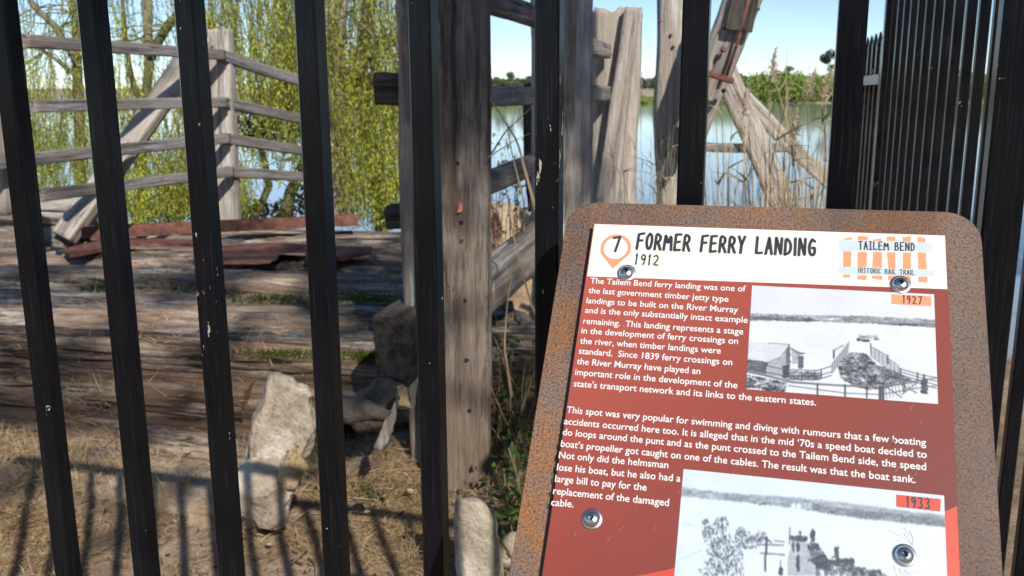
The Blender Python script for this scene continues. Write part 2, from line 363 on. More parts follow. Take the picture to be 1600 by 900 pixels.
# far bank
def far_h(X, Y):
    d = X*fh[0]+Y*fh[1]
    return WZ-.3 + np.clip((d-236)/14, 0, 1)*1.5 + np.clip((d-255)/250, 0, 1)*4.2 + np.clip((d-520)/900, 0, 1)*9 + (fbm(X*.01, Y*.01, 0*X, 71, 3)-.5)*np.clip((d-236)/100, 0, 2)*1.0
fa = np.linspace(-60, 60, 121); fd = np.concatenate([np.linspace(228, 300, 25), np.geomspace(310, 9000, 45)])
AA, DD = np.meshgrid(np.radians(fa), fd, indexing='ij')
S_ = np.tan(AA); FX = fh[0]*DD+rt0[0]*DD*S_; FY = fh[1]*DD+rt0[1]*DD*S_
FZ = far_h(FX, FY); a_, b2 = FX.shape; ii, jj = np.meshgrid(np.arange(a_-1), np.arange(b2-1), indexing='ij')
m, t, b = newmat('far_bank_paddock'); v = nd(t, 'ShaderNodeTexCoord').outputs['Object']
c = ramp(t, noise(t, v, .02, 6, .6), [(.3, (.24, .20, .10)), (.5, (.44, .33, .22)), (.7, (.50, .40, .28))]); t.links.new(c, b.inputs['Base Color']); b.inputs['Roughness'].default_value = 1.
tag(mk('far_bank', np.stack([FX, FY, FZ], -1).reshape(-1, 3), np.stack([ii*b2+jj, (ii+1)*b2+jj, (ii+1)*b2+jj+1, ii*b2+jj+1], -1).reshape(-1, 4), m), kind='structure', label='far river bank with tan paddocks')

def leaf_cloud(cs, radii, n, size, c0, c1, seed=0, aspect=.5, droop=0., shell=.0):
    """n quads spread through several blobs; returns V,F,colours"""
    g = np.random.default_rng(seed); cs = np.asarray(cs, float); radii = np.asarray(radii, float)
    vol = radii.prod(1) if radii.ndim == 2 else radii**3; vol = vol**.75; idx = g.choice(len(cs), n, p=vol/vol.sum())
    d = g.normal(size=(n, 3)); d /= np.linalg.norm(d, axis=1)[:, None]; rr = g.random(n)**(1/3.)
    if shell: rr = shell+(1-shell)*rr
    rad = radii[idx] if radii.ndim == 2 else radii[idx][:, None]
    P = cs[idx] + d*rr[:, None]*rad
    a = g.normal(size=(n, 3)); a[:, 2] -= droop; a /= np.linalg.norm(a, axis=1)[:, None]
    bb = np.cross(a, g.normal(size=(n, 3))); bb /= np.linalg.norm(bb, axis=1)[:, None]
    s = size*(.6+.8*g.random(n))[:, None]
    V = np.stack([P-a*s*.5, P+bb*s*aspect*.5, P+a*s*.5, P-bb*s*aspect*.5], 1).reshape(-1, 3)
    F = np.arange(4*n).reshape(n, 4); tt = g.random(n)[:, None]
    C = np.asarray(c0)*(1-tt)+np.asarray(c1)*tt; C = C*(.75+.5*g.random(n))[:, None]
    return V, F, np.repeat(C, 4, 0)

# far reeds along the opposite bank
cs, rd = [], []
for x in np.arange(560, 2100, 5):
    tall = 1.0 if x > 1090 else (.42 if x > 940 else .8)
    for q in range(2):
        d = 237.5+random.random()*16; P = atd(x+random.uniform(-6, 6), 160, d); h = (7.4*random.uniform(.85, 1.1) if x > 1165 else (5.6 if x > 1090 else 4.1))*tall
        P[2] = WZ+h*.5; cs.append(P); rd.append((2.3, 2.3, h*.55))
V, F, C = leaf_cloud(cs, rd, 60000, 1.1, (.15, .22, .04), (.30, .36, .09), 5, .35, 1.0)  # greens lifted to paint distance haze into the reeds
C *= np.where(V[:, 2:3] < WZ+.7, .35, 1.0)*0+1
tag(mk('far_reedbed', V, F, M_VC, colors=C, smooth=False), kind='stuff', label='green reedbed along the far bank')
cs, rd = [], []
for x in np.arange(500, 1700, 7):
    d = random.uniform(430, 620); P = atd(x, 140, d); P[2] = float(far_h(P[0], P[1]))+random.uniform(1.5, 3.5)*(1.5 if 1270 > x > 990 else 1); cs.append(P); rd.append((random.uniform(3, 7), 5, random.uniform(2, 3.6)))
V, F, C = leaf_cloud(cs, rd, 30000, 1.6, (.075, .095, .07), (.12, .14, .10), 6, .7)  # tones lightened to put distance haze into the tree colour
tag(mk('distant_woodland', V, F, M_VC, colors=C, smooth=False), kind='stuff', label='dark tree line on the horizon')
def far_tree(px, ytop, ybase, d, wpx, c0, c1, label, seed):
    g = random.Random(seed); B = atd(px, ybase, d); B[2] = float(far_h(B[0], B[1])) if d > 240 else WZ; H = (atd(px, ytop, d)-B)[2]; Wd = wpx/FPX*d
    r = thing('far_tree', label, 'tree', B)
    mk('trunk', *tubevf([B, B+np.array([.1, 0, H*.4]), B+np.array([.3, 0, H*.75])], [H*.035, H*.025, H*.012]), M_BARK, r)
    cs = [B+rt0*g.uniform(-.42, .42)*Wd+np.array([0, 0, H*g.uniform(.5, .93)]) for _ in range(16)]
    rad = [(Wd*g.uniform(.08, .17),)*2+(H*g.uniform(.05, .11),) for _ in cs]
    V, F, C = leaf_cloud(cs, rad, 3500, Wd*.05, c0, c1, seed, .5)
    mk('crown', V, F, M_VC, r, colors=C, smooth=False)
far_tree(812, 112, 150, 244, 46, (.10, .13, .05), (.17, .2, .08), 'sparse pale green far tree above the middle rail right of the brown pile', 21)
far_tree(773, 124, 150, 246, 34, (.09, .12, .04), (.15, .18, .06), 'low rounded far tree close against the brown pile', 22)
far_tree(1208, 103, 158, 244, 62, (.13, .15, .07), (.2, .22, .11), 'pale feathery far tree rising above the reedbed beside the leaning timber', 23)
far_tree(1302, 78, 150, 250, 50, (.02, .035, .02), (.045, .06, .03), 'dark round far tree half behind the picket right of the river view', 24)
P0 = atd(1002, 160, 300); P0[2] = far_h(P0[0], P0[1])
tag(mk('power_pole', *tubevf([P0, P0+np.array([0, 0, 7.5])], .16, 6), M_GREY), 'thin far wooden pole standing on the opposite bank between the two pale piles', 'pole')

# ================================================================== PICKET FENCES
FY0 = .90; PW = .025
edges = {0: (-75, 57-65), 1: (29, 0), 2: (171, 0), 3: (321, 0), 4: (508, 0), 5: (686, 0), 6: (884, 0), 7: (1107, 0), 8: (1356, 0)}
mid = {0: -62, 1: 81, 2: 212, 3: 353, 4: 529, 5: 696, 6: 881, 7: 1094.5, 8: 1327}
PH = 1.86
def picket_mesh():
    return boxvf(-PW/2, PW/2, 0, PW, .07, PH, .0022)
def fence(name, label, p0, p1, offs, top, spikes, group=None, rail_mat=None):
    """p0->p1 line; offs = picket centre distances along it"""
    p0, p1 = Vector(p0), Vector(p1); d = (p1-p0).normalized(); L = (p1-p0).length
    r = thing(name, label, 'fence', p0, group)
    ang = math.atan2(d.y, d.x); Rm = Matrix.Rotation(ang, 4, 'Z')
    src = None
    for k, o in enumerate(offs):
        M = Matrix.Translation(p0+d*o) @ Rm @ Matrix.Rotation(random.uniform(-.0012, .0012), 4, 'Y') @ Matrix.Rotation(random.uniform(-.012, .012), 4, 'Z')
        if src is None:
            V, F = boxvf(-PW/2, PW/2, 0, PW, .07, top, .0022)
            if spikes:
                V = V[:8]+[(x, y, top-.02) for x, y, _ in V[:8]]+[(x*.35, PW/2+(y-PW/2)*.35, top) for x, y, _ in V[:8]]
                F = [(i, (i+1) % 8, 8+(i+1) % 8, 8+i) for i in range(8)]+[(8+i, 8+(i+1) % 8, 16+(i+1) % 8, 16+i) for i in range(8)]+[tuple(range(8))[::-1], tuple(range(16, 24))]
            src = mk('picket', V, F, M_STEEL, r, M, False)
            pk = src
        else: pk = twin(src, M, r)
    return r, src, Rm, d
X5 = [float(atY(mid[k], 450, FY0+(PW if k < 7 else 0))[0])-PW/2 for k in sorted(mid)]
# pickets beyond those seen carry on at the even spacing
sp = (X5[-1]-X5[1])/7; left = [X5[0]-sp*i for i in range(3, 0, -1)]
pos9 = float(atY(1577, 300, FY0)[0])-PW/2+.0
allx = left+X5
x9 = float(atY(1541, 300, FY0+0)[0])+PW/2
allx += [x9, x9+sp]
XC = float(atY(1385, 0, 1e9)[0])*0 + .0
fr, psrc, Rm, d = fence('front_fence', 'black steel picket fence crossing the whole view right behind the sign', (allx[0]-.1, FY0, 0), (x9+2*sp, FY0, 0), [x-(allx[0]-.1) for x in allx], 1.78, False)
RAILZ = 1.80
mk('top_rail', *[q for q in boxvf(allx[0]-.1, allx[-1]+.35, FY0-.006, FY0+PW+.004, 1.78, 1.81, 0)], M_STEEL, fr, None, False)
mk('bottom_rail', *boxvf(allx[0]-.1, allx[-1]+.35, FY0-.006, FY0+PW+.012, .03, .07, 0), M_STEEL, fr, None, False)
# chipped paint on two pickets
pk = [o for o in fr.children if o.name.startswith('picket')]
def chip(o, za, zb, amt, nm):
    o.data = o.data.copy(); o.data.materials[0] = steel_mat(nm, za, zb, amt)
kx = {k: min(pk, key=lambda o: abs(WM[o.name].translation.x-X5[k])) for k in range(9)}
chip(kx[3], atY(340, 555, FY0)[2], atY(330, 365, FY0)[2], .115, 'chipped_powder_coat')
chip(kx[6], atY(860, 330, FY0)[2], atY(860, 100, FY0)[2], .09, 'scuffed_powder_coat')
# side fence running to the river
SS = .145; HD = R(14.0)                               # heads 14 degrees right of the view
pd = Vector([float(c) for c in (fh*math.cos(HD)+rt0*math.sin(HD))]); pa = atd(1549, 0, 2.33); pa = Vector((float(pa[0]), float(pa[1]), 0)); pa = pa+pd.cross(Vector((0, 0, 1)))*0
n0 = int((pa.y-FY0-.12)/SS/pd.y); p0 = pa-pd*(SS*n0); k = n0
lft = Vector((-pd.y, pd.x, 0))
while proj(np.array(p0+pd*((k+1)*SS-.05)+lft*.04+Vector((0, 0, 2.0))))[0] > 1380: k += 1
Ls = k*SS; RmS = Matrix.Rotation(math.atan2(pd.y, pd.x), 4, 'Z'); MS = Matrix.Translation(p0) @ RmS
sf, ssrc, _, _ = fence('side_fence', 'tall black picket fence running away from the viewer on the right, near panel', p0, p0+pd*Ls, [SS*i for i in range(k)], 2.0, False, 'side fence panels')
mk('top_rail', *boxvf(-.1, Ls-.08, -.008, PW+.012, 2.0, 2.04, 0), M_STEEL, sf, MS, False)
mk('bottom_rail', *boxvf(-.1, Ls-.08, -.008, PW+.012, .03, .07, 0), M_STEEL, sf, MS, False)
mk('post', *boxvf(Ls-.08, Ls-.03, -.012, PW+.014, -.5, 2.2, .003), M_STEEL, sf, MS, False)
ZE = float((np.array(p0+pd*Ls)-EYEP)@fh); lowtop = 1.6+(150-58)/1461*(ZE+.2); lowrail = 1.6+(150-131)/1461*(ZE+.2)
lf = thing('side_fence', 'lower black picket fence panel with pale rail and pointed tops in narrow gap', 'fence', p0+pd*Ls, 'side fence panels')
V, F = boxvf(-PW/2, PW/2, 0, PW, -.6, lowtop, .0022)
V = V[:8]+[(x, y, lowtop-.05) for x, y, _ in V[:8]]+[(x*.3, PW/2+(y-PW/2)*.3, lowtop) for x, y, _ in V[:8]]
F = [(i, (i+1) % 8, 8+(i+1) % 8, 8+i) for i in range(8)]+[(8+i, 8+(i+1) % 8, 16+(i+1) % 8, 16+i) for i in range(8)]+[tuple(range(8))[::-1], tuple(range(16, 24))]
src = None
for i in range(8):
    M = Matrix.Translation(p0+pd*(Ls+.09+SS*i)) @ RmS
    if src is None: src = mk('picket', V, F, M_STEEL, lf, M, False)
    else: twin(src, M, lf)
mk('top_rail', *boxvf(Ls-.025, Ls+1.2, -.01, PW+.016, lowrail-.02, lowrail+.02, 0), M_STEELS, lf, MS, False)
mk('post', *boxvf(Ls+1.205, Ls+1.25, -.012, PW+.014, -1.2, lowtop, .003), M_STEEL, lf, MS, False)

# ================================================================== SIGN
PT, PYAW = R(51.3), R(.6)
ax = np.array([math.cos(PYAW), math.sin(PYAW), 0]); pf = np.array([-math.sin(PYAW), math.cos(PYAW), 0])
dn = -(pf*math.cos(PT)+UP*math.sin(PT)); nr = np.cross(dn, ax)   # out of the face
if nr[2] < 0: nr = -nr
PP = np.array([-.1626, .8223, 1.4862])
def fitpanel():
    global PP
    # slide so the top-left corner is where the survey puts it
    q = ray(928, 349); s = ((PP-EYEP)@q)/(q@q); PP = EYEP+q*s
fitpanel()
def pan(x, y, h=0.):
    q = ray(x, y); o = PP+nr*h; k = ((o-EYEP)@nr)/(q@nr); P = EYEP+q*k-o
    return P@ax, P@dn
MP = Matrix(((ax[0], -dn[0], nr[0], PP[0]), (ax[1], -dn[1], nr[1], PP[1]), (ax[2], -dn[2], nr[2], PP[2]), (0, 0, 0, 1)))  # local: x right, y up the panel, z out
W_ = pan(1478, 366)[0]; LB = .405
sign = thing('interpretive_sign', 'rusted steel sign with red and cream history panel, tilted in front of the fence', 'sign', (PP[0]+W_/2, PP[1]-.1, 0))
def rrect(x0, x1, y0, y1, r, n=8):
    pts = []
    for cx, cy, a0 in ((x1-r, y1-r, 0), (x0+r, y1-r, 90), (x0+r, y0+r, 180), (x1-r, y0+r, 270)):
        for i in range(n+1): a = R(a0+90*i/n); pts.append((cx+r*math.cos(a), cy+r*math.sin(a)))
    return pts
def prism(pts, z0, z1, bev=0.0):
    n = len(pts); cx = sum(p[0] for p in pts)/n; cy = sum(p[1] for p in pts)/n
    L = [(z0, 0), (z1-bev, 0), (z1, bev)] if bev else [(z0, 0), (z1, 0)]
    V = []
    for z, ins in L:
        for x, y in pts:
            dx, dy = x-cx, y-cy; q = math.hypot(dx, dy); V.append((x-dx/q*ins, y-dy/q*ins, z))
    F = [(j*n+i, j*n+(i+1) % n, (j+1)*n+(i+1) % n, (j+1)*n+i) for j in range(len(L)-1) for i in range(n)]
    F += [tuple(range(n))[::-1], tuple(range((len(L)-1)*n, len(L)*n))]
    return V, F
HP = -.009
l0 = pan(868, 450, HP)[0]; l1 = pan(795, 900, HP)[0]; rr0 = pan(1541, 450, HP)[0]; rr1 = pan(1565, 900, HP)[0]; tp = -pan(1200, 323, HP)[1]
pl0 = (l0+l1)/2; pr0 = (rr0+rr1)/2
mk('backing_plate', *prism(rrect(pl0, pr0, -.45, tp, .028), HP-.006, HP, .0008), M_PLATE, sign, MP, False)
m, t, b = newmat('red_print_and_glare'); v = nd(t, 'ShaderNodeTexCoord').outputs['Object']; sx = nd(t, 'ShaderNodeSeparateXYZ', {0: v})
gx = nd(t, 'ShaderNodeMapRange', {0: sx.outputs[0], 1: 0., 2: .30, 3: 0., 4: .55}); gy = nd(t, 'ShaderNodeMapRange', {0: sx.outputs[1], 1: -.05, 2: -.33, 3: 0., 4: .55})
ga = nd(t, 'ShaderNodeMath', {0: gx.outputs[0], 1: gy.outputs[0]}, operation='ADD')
c = ramp(t, ga.outputs[0], [(0, (.43, .092, .062)), (.5, (.26, .052, .037)), (1, (.14, .029, .024))])  # printed gradient; its lighter upper left also has glare painted in
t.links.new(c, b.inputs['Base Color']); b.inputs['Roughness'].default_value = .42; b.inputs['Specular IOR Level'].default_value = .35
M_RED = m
def printm(name, c, rough=.45):
    return simple(name, c, rough)
M_CREAM = printm('cream_print', (.80, .755, .64)); M_WHITE = printm('white_print', (.80, .79, .77)); M_INK = printm('navy_ink', (.035, .035, .05))
M_PEACH = printm('peach_print', (.84, .30, .15)); M_ORANGE = printm('orange_red_print', (.57, .062, .03)); M_BLUEG = printm('pale_blue_print', (.52, .60, .63))
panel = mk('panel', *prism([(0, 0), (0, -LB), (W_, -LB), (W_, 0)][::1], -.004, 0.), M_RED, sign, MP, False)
def flat(name, pts, mat, h, raw=True):
    """polygon given in photo pixels laid on the panel"""
    q = [(pan(x, y)[0], -pan(x, y)[1], h) for x, y in pts] if raw else [(x, y, h) for x, y in pts]
    a = sum(q[i][0]*q[(i+1) % len(q)][1]-q[(i+1) % len(q)][0]*q[i][1] for i in range(len(q)))
    if a < 0: q = q[::-1]
    return mk(name, q, [tuple(range(len(q)))], mat, panel, MP, False)
hb_ = pan(1200, 443)[1]
# heading band bottom: 435 at left, 451 at right
flat('heading_band', [(.0008, -.0008), (W_-.0008, -.0008), (W_-.0008, -pan(1480, 452)[1]), (.0008, -pan(920, 432)[1])], M_CREAM, .0002, False)
# orange wave at the foot of the panel
wave = [(1000, 899), (1040, 891), (1051, 888), (1475, 800), (1491, 790)]
q = [pan(x, y) for x, y in wave]; wv_ = [(a, -b_) for a, b_ in q]; wv_[-1] = (W_-.0006, wv_[-1][1])
mk('orange_wave', [(.0006, -LB+.0006, .0002), (W_-.0006, -LB+.0006, .0002)]+[(x, y, .0002) for x, y in wv_[::-1]]+[(.0006, wv_[0][1]-.02, .0002)], [(0, 1, 2, 3, 4, 5, 6, 7)], M_ORANGE, panel, MP, False)
# map pin
a0, b0 = pan(962, 388); ppx = abs(pan(972, 388)[0]-pan(962, 388)[0])/10
def circ(cx, cy, rx, ry, n=36, a0=0, a1=360): return [(cx+rx*math.cos(R(a0+(a1-a0)*i/n)), cy+ry*math.sin(R(a0+(a1-a0)*i/n))) for i in range(n+(a1-a0 < 360))]
pc = circ(a0, -b0, 24*ppx, 25*ppx*1.0, 30, -28, 208); tipa, tipb = pan(957, 420)
flat('map_pin', pc+[(tipa, -tipb)], M_PEACH, .0003, False)
flat('map_pin_disc', circ(a0, -b0, 18.5*ppx, 19.5*ppx), M_WHITE, .0005, False)
# stroke lettering
SF = {'A': [[(0, 0), (.5, 1), (1, 0)], [(.2, .36), (.82, .36)]], 'B': [[(0, 0), (.08, 1), (.7, .93), (.85, .75), (.6, .55), (.08, .5)], [(.6, .55), (1, .3), (.75, .06), (0, 0)]],
 'C': [[(.95, .85), (.55, 1), (.1, .7), (.05, .3), (.4, 0), (.95, .12)]], 'D': [[(0, 0), (.08, 1), (.7, .85), (1, .5), (.75, .12), (0, 0)]],
 'E': [[(.95, 1), (.06, .98), (0, 0), (.95, .04)], [(.04, .52), (.8, .54)]], 'F': [[(1, 1), (.1, .95), (0, 0)], [(.06, .52), (.8, .55)]],
 'G': [[(.95, .88), (.5, 1), (.08, .65), (.08, .25), (.45, 0), (.95, .1), (.98, .48), (.55, .46)]], 'H': [[(0, 0), (.06, 1)], [(1, 0), (.95, 1)], [(.04, .5), (.96, .54)]],
 'I': [[(.5, 0), (.5, 1)]], 'J': [[(.5, 0), (.5, 1)]], 'L': [[(.08, 1), (0, .03), (.95, .05)]], 'M': [[(0, 0), (.12, 1), (.5, .3), (.88, 1), (1, 0)]], 'N': [[(0, 0), (.08, 1), (.92, .04), (1, 1)]],
 'O': [[(.5, 1), (.1, .78), (.02, .4), (.3, .02), (.75, .04), (1, .5), (.85, .88), (.5, 1)]], 'R': [[(0, 0), (.08, 1), (.75, .92), (.9, .72), (.65, .5), (.06, .45)], [(.45, .47), (1, 0)]],
 'S': [[(.95, .86), (.5, 1), (.1, .78), (.85, .3), (.55, 0), (.05, .12)]], 'T': [[(0, .96), (1, 1)], [(.52, .98), (.46, 0)]], 'Y': [[(0, 1), (.5, .5), (1, 1)], [(.5, .5), (.4, 0)]],
 '1': [[(.15, .8), (.5, 1), (.5, 0)]], '2': [[(.05, .8), (.4, 1), (.9, .8), (.7, .45), (.05, .03), (.98, .03)]], '3': [[(.08, .92), (.6, 1), (.9, .78), (.4, .55), (.95, .3), (.6, 0), (.05, .08)]],
 '7': [[(.05, .95), (.95, 1), (.4, 0)]], '9': [[(.92, .7), (.5, .45), (.1, .68), (.4, 1), (.88, .9), (.9, .4), (.6, 0)]]}
SER = [[(.1, 0), (.9, 0)], [(.1, 1), (.9, 1)], [(.5, 0), (.5, 1)]]
def strokes(name, text, pa, pb, hpx, wgt, mat, h=.0004, gap=.60, serifI=False, narrow=.42):
    """text along the panel from baseline pixel pa to pb; hpx cap height in pixels"""
    A0 = np.array(pan(*pa)); B0 = np.array(pan(*pb)); top = np.array(pan(pa[0], pa[1]-hpx)); H = abs(top[1]-A0[1])
    A0[1] *= -1; B0[1] *= -1; dv = B0-A0; L = np.linalg.norm(dv); e = dv/L; n_ = np.array([-e[1], e[0]])
    wds = [.85 if ch == ' ' else (narrow if ch in 'I1' else (1.3 if ch == 'M' else 1.)) for ch in text]
    if not serifI: wds = [w_ if ch != 'I' else .12 for w_, ch in zip(wds, text)]
    tot = sum(wds)+gap*(len(text)-1); uu = L/tot; x = 0; V, F = [], []
    for ch, w_ in zip(text, wds):
        if ch != ' ':
            for st in (SER if (ch == 'I' and serifI) else SF[ch]):
                sm = [st[0]]
                pts = [A0+e*((x+p[0]*w_)*uu)+n_*(p[1]*H*random.uniform(.98, 1.02)) for p in st]
                if len(pts) > 4:   # round the corners
                    q = [pts[0]]
                    for i in range(1, len(pts)-1): q += [pts[i-1]*.25+pts[i]*.75 if i > 1 else pts[i-1]*.12+pts[i]*.88, pts[i]*.75+pts[i+1]*.25]
                    pts = q+[pts[-1]]
                wv = wgt*H/2
                for i in range(len(pts)-1):
                    t_ = pts[i+1]-pts[i]; t_ = t_/max(1e-9, np.linalg.norm(t_)); nn = np.array([-t_[1], t_[0]])*wv; b_ = len(V)
                    for p in (pts[i]-nn, pts[i+1]-nn, pts[i+1]+nn, pts[i]+nn): V.append((p[0], p[1], h))
                    F.append((b_, b_+1, b_+2, b_+3))
                for i, p in enumerate(pts):
                    b_ = len(V); k = 8
                    for j in range(k): V.append((p[0]+wv*math.cos(2*math.pi*j/k), p[1]+wv*math.sin(2*math.pi*j/k), h+.00002))
                    F.append(tuple(range(b_, b_+k)))
        x += w_+gap
    return mk(name, V, F, mat, panel, MP, False)
strokes('heading_lettering', 'FORMER FERRY LANDING', (995, 389), (1273, 400), 24.5, .16, M_INK, serifI=False)
strokes('heading_lettering', '1912', (992, 413), (1028, 415), 16, .14, M_INK)
strokes('pin_number', '7', (957, 393), (968, 393), 22, .17, M_INK, .0007)
# trail emblem: picket fence drawn in flat colours  (pixels from the photograph)
def em(x, y): return (1300+x/6.925, 350+y/6.925)
for pts in ([(122, 160), (216, 143), (216, 172), (122, 172)], [(280, 128), (387, 138), (387, 178), (280, 178)], [(447, 168), (532, 158), (535, 184), (447, 184)], [(588, 138), (685, 140), (686, 186), (592, 186)], [(760, 148), (853, 132), (853, 194), (765, 194)], [(925, 138), (1005, 156), (1010, 200), (928, 200)],
            [(122, 296), (210, 300), (204, 466), (120, 466)], [(278, 302), (382, 304), (372, 470), (276, 470)], [(445, 304), (540, 306), (540, 476), (436, 474)], [(596, 306), (686, 308), (686, 486), (606, 482)], [(768, 308), (853, 310), (853, 490), (764, 488)], [(928, 308), (1014, 310), (1026, 494), (932, 492)],
            [(120, 550), (200, 552), (196, 580), (117, 580)], [(275, 556), (374, 558), (372, 612), (274, 598)], [(432, 560), (544, 562), (543, 608), (430, 592)], [(604, 560), (700, 562), (690, 620), (606, 610)], [(764, 562), (852, 566), (850, 640), (764, 620)], [(934, 570), (1032, 572), (1031, 634), (934, 628)]):
    flat('emblem_picket', [em(*p) for p in pts], M_PEACH, .0003)
flat('emblem_rail', [em(82, 175), em(1082, 204), em(1082, 300), em(82, 292)], M_BLUEG, .0004)
flat('emblem_rail', [em(78, 465), em(1112, 504), em(1108, 568), em(76, 545)], M_BLUEG, .0004)
strokes('emblem_lettering', 'TAILEM BEND', em(292, 276), em(892, 294), 12.3, .14, M_INK, .0006, serifI=True, narrow=.7)
strokes('emblem_lettering', 'HISTORIC RAIL TRAIL', em(288, 530), em(890, 556), 7.8, .13, M_INK, .0006)
# body lettering
def textline(s, x0, y0, x1, y1, cap):
    cu = bpy.data.curves.new('tmp', 'FONT'); cu.body = s; cu.size = 1; cu.offset = .009; cu.resolution_u = 3
    o = bpy.data.objects.new('tmp', cu); col.objects.link(o); dg = bpy.context.evaluated_depsgraph_get()
    me = bpy.data.meshes.new_from_object(o.evaluated_get(dg)); bpy.data.objects.remove(o); bpy.data.curves.remove(cu)
    n = len(me.vertices); co = np.zeros(n*3); me.vertices.foreach_get('co', co); co = co.reshape(-1, 3)
    F = [tuple(p.vertices) for p in me.polygons]; bpy.data.meshes.remove(me)
    mn, mx = co[:, 0].min(), co[:, 0].max()
    a, b_ = pan(x0, y0), pan(x1, y1); A0 = np.array([a[0], -a[1]]); B0 = np.array([b_[0], -b_[1]]); L = np.linalg.norm(B0-A0); e = (B0-A0)/L; n_ = np.array([-e[1], e[0]])
    H = cap/.73
    P = A0+np.outer((co[:, 0]-mn)/(mx-mn)*L, e)+np.outer(co[:, 1]*H, n_)
    return mk('text_line', np.c_[P, np.full(n, .0004)], F, M_WHITE, panel, MP, False)
CAP = .0060
for s, x0, y0, x1, y1 in [
    ('The Tailem Bend ferry landing was one of', 922, 443, 1165, 456), ('the last government timber jetty type', 919, 458, 1138, 472), ('landings to be built on the River Murray', 916, 474, 1153, 489),
    ('and is the only substantially intact example', 914, 489, 1168, 505), ('remaining.  This landing represents a stage', 911, 506, 1161, 523), ('in the development of ferry crossings on', 908, 521, 1153, 538),
    ('the river, when timber landings were', 906, 537, 1126, 553), ('standard.  Since 1839 ferry crossings on', 904, 553, 1144, 571), ('the River Murray have played an', 901, 569, 1094, 585),
    ('important role in the development of the', 898, 586, 1152, 607), ("state's transport network and its links to the eastern states.", 896, 604, 1275, 634),
    ('This spot was very popular for swimming and diving with rumours that a few boating', 885, 645, 1447, 697), ("accidents occurred here too. It is alleged that in the mid \u201870s a speed boat decided to", 881, 663, 1448, 716),
    ('do loops around the punt and as the punt crossed to the Tailem Bend side, the speed', 879, 680, 1447, 735), ("boat\u2019s propeller got caught on one of the cables. The result was that the boat sank.", 876, 698, 1430, 755),
    ('Not only did the helmsman', 873, 716, 1044, 732), ('lose his boat, but he also had a', 870, 735, 1063, 753), ('large bill to pay for the', 867, 753, 1010, 767), ('replacement of the damaged', 864, 772, 1045, 791), ('cable.', 861, 790, 896, 793)]:
    textline(s, x0, y0, x1, y1, CAP)

# printed historic photographs, drawn into per-point ink colours
class Ink:
    def __init__(s, quad, nu, nv, base):
        (s.a0, s.b0), (s.a1, _), (_, s.b1) = quad
        A_, B_ = np.meshgrid(np.linspace(s.a0, s.a1, nu), np.linspace(s.b0, s.b1, nv), indexing='ij'); s.A, s.B = A_, B_; s.nu, s.nv = nu, nv
        P = PP+A_[..., None]*ax+B_[..., None]*dn; s.X, s.Y = proj(P); s.I = np.full(A_.shape, base)
    def put(s, m_, v): s.I = s.I*(1-m_)+v*m_
    def line(s, x0, y0, x1, y1, wd, v, k=1.):
        dx, dy = x1-x0, y1-y0; L2 = dx*dx+dy*dy+1e-9; t_ = np.clip(((s.X-x0)*dx+(s.Y-y0)*dy)/L2, 0, 1)
        d_ = np.hypot(s.X-x0-t_*dx, s.Y-y0-t_*dy); s.put(np.clip(wd/2+.5-d_, 0, 1)*k, v)
    def pl(s, pts, wd, v, k=1.):
        for p, q in zip(pts[:-1], pts[1:]): s.line(*p, *q, wd, v, k)
    def poly(s, pts, v, tex=0, k=1., warp=3.5):
        ins = np.zeros(s.X.shape, bool); n = len(pts); wx = (fbm(s.X*.35, s.Y*.35, 0*s.X, 41, 3)-.5)*warp; wy = (fbm(s.X*.35, s.Y*.35, 0*s.X+9, 43, 3)-.5)*warp; XX, YY = s.X+wx, s.Y+wy
        for i in range(n):
            x0, y0 = pts[i]; x1, y1 = pts[(i+1) % n]
            c_ = ((y0 > YY) != (y1 > YY)) & (XX < (x1-x0)*(YY-y0)/((y1-y0) or 1e-9)+x0); ins ^= c_
        vv = v+((fbm(s.X*.55, s.Y*.8, 0*s.X, int(v*97), 3)-.5)+(fbm(s.X*.08, s.Y*.25, 0*s.X, int(v*91)+3, 3)-.5)*.8)*tex; s.put(ins*k, vv)
    def blob(s, x, y, r, v, k=1., thr=.5, f=.35, sd=1):
        m_ = np.clip(1-np.hypot(s.X-x, (s.Y-y))/r, 0, 1)*1.4+fbm(s.X*f, s.Y*f, 0*s.X, sd, 3)-.75; s.put((m_ > thr-.3)*k*np.clip(1.4-np.hypot(s.X-x, s.Y-y)/r, 0, 1), v)
    def out(s, name, tint0, tint1):
        for _ in range(1):
            J = s.I.copy(); J[1:-1, 1:-1] = (s.I[1:-1, 1:-1]*4+(s.I[:-2, 1:-1]+s.I[2:, 1:-1]+s.I[1:-1, :-2]+s.I[1:-1, 2:])*2+s.I[:-2, :-2]+s.I[2:, 2:]+s.I[:-2, 2:]+s.I[2:, :-2])/16; s.I = J
        s.I = s.I-.05*(fbm(s.X*.02, s.Y*.03, 0*s.X, 13, 3)-.3)+(rng.random(s.I.shape)-.5)*.035
        I = np.clip(s.I, 0, 1)**2.2; C = (np.asarray(tint0)*(1-I[..., None])+np.asarray(tint1)*I[..., None]).reshape(-1, 3)
        V = np.stack([s.A, -s.B, np.full(s.A.shape, .0003)], -1).reshape(-1, 3); nu, nv = s.nu, s.nv
        ii, jj = np.meshgrid(np.arange(nu-1), np.arange(nv-1), indexing='ij')
        F = np.stack([ii*nv+jj, ii*nv+jj+1, (ii+1)*nv+jj+1, (ii+1)*nv+jj], -1).reshape(-1, 4)
        return mk(name, V, F, M_INKP, panel, MP, False, C)
m, t, b = newmat('photo_ink'); at_ = nd(t, 'ShaderNodeAttribute', attribute_name='Col'); t.links.new(at_.outputs[0], b.inputs['Base Color']); b.inputs['Roughness'].default_value = .4; M_INKP = m
def c8(x, y): return (1150+x/4.285, 430+y/4.285)
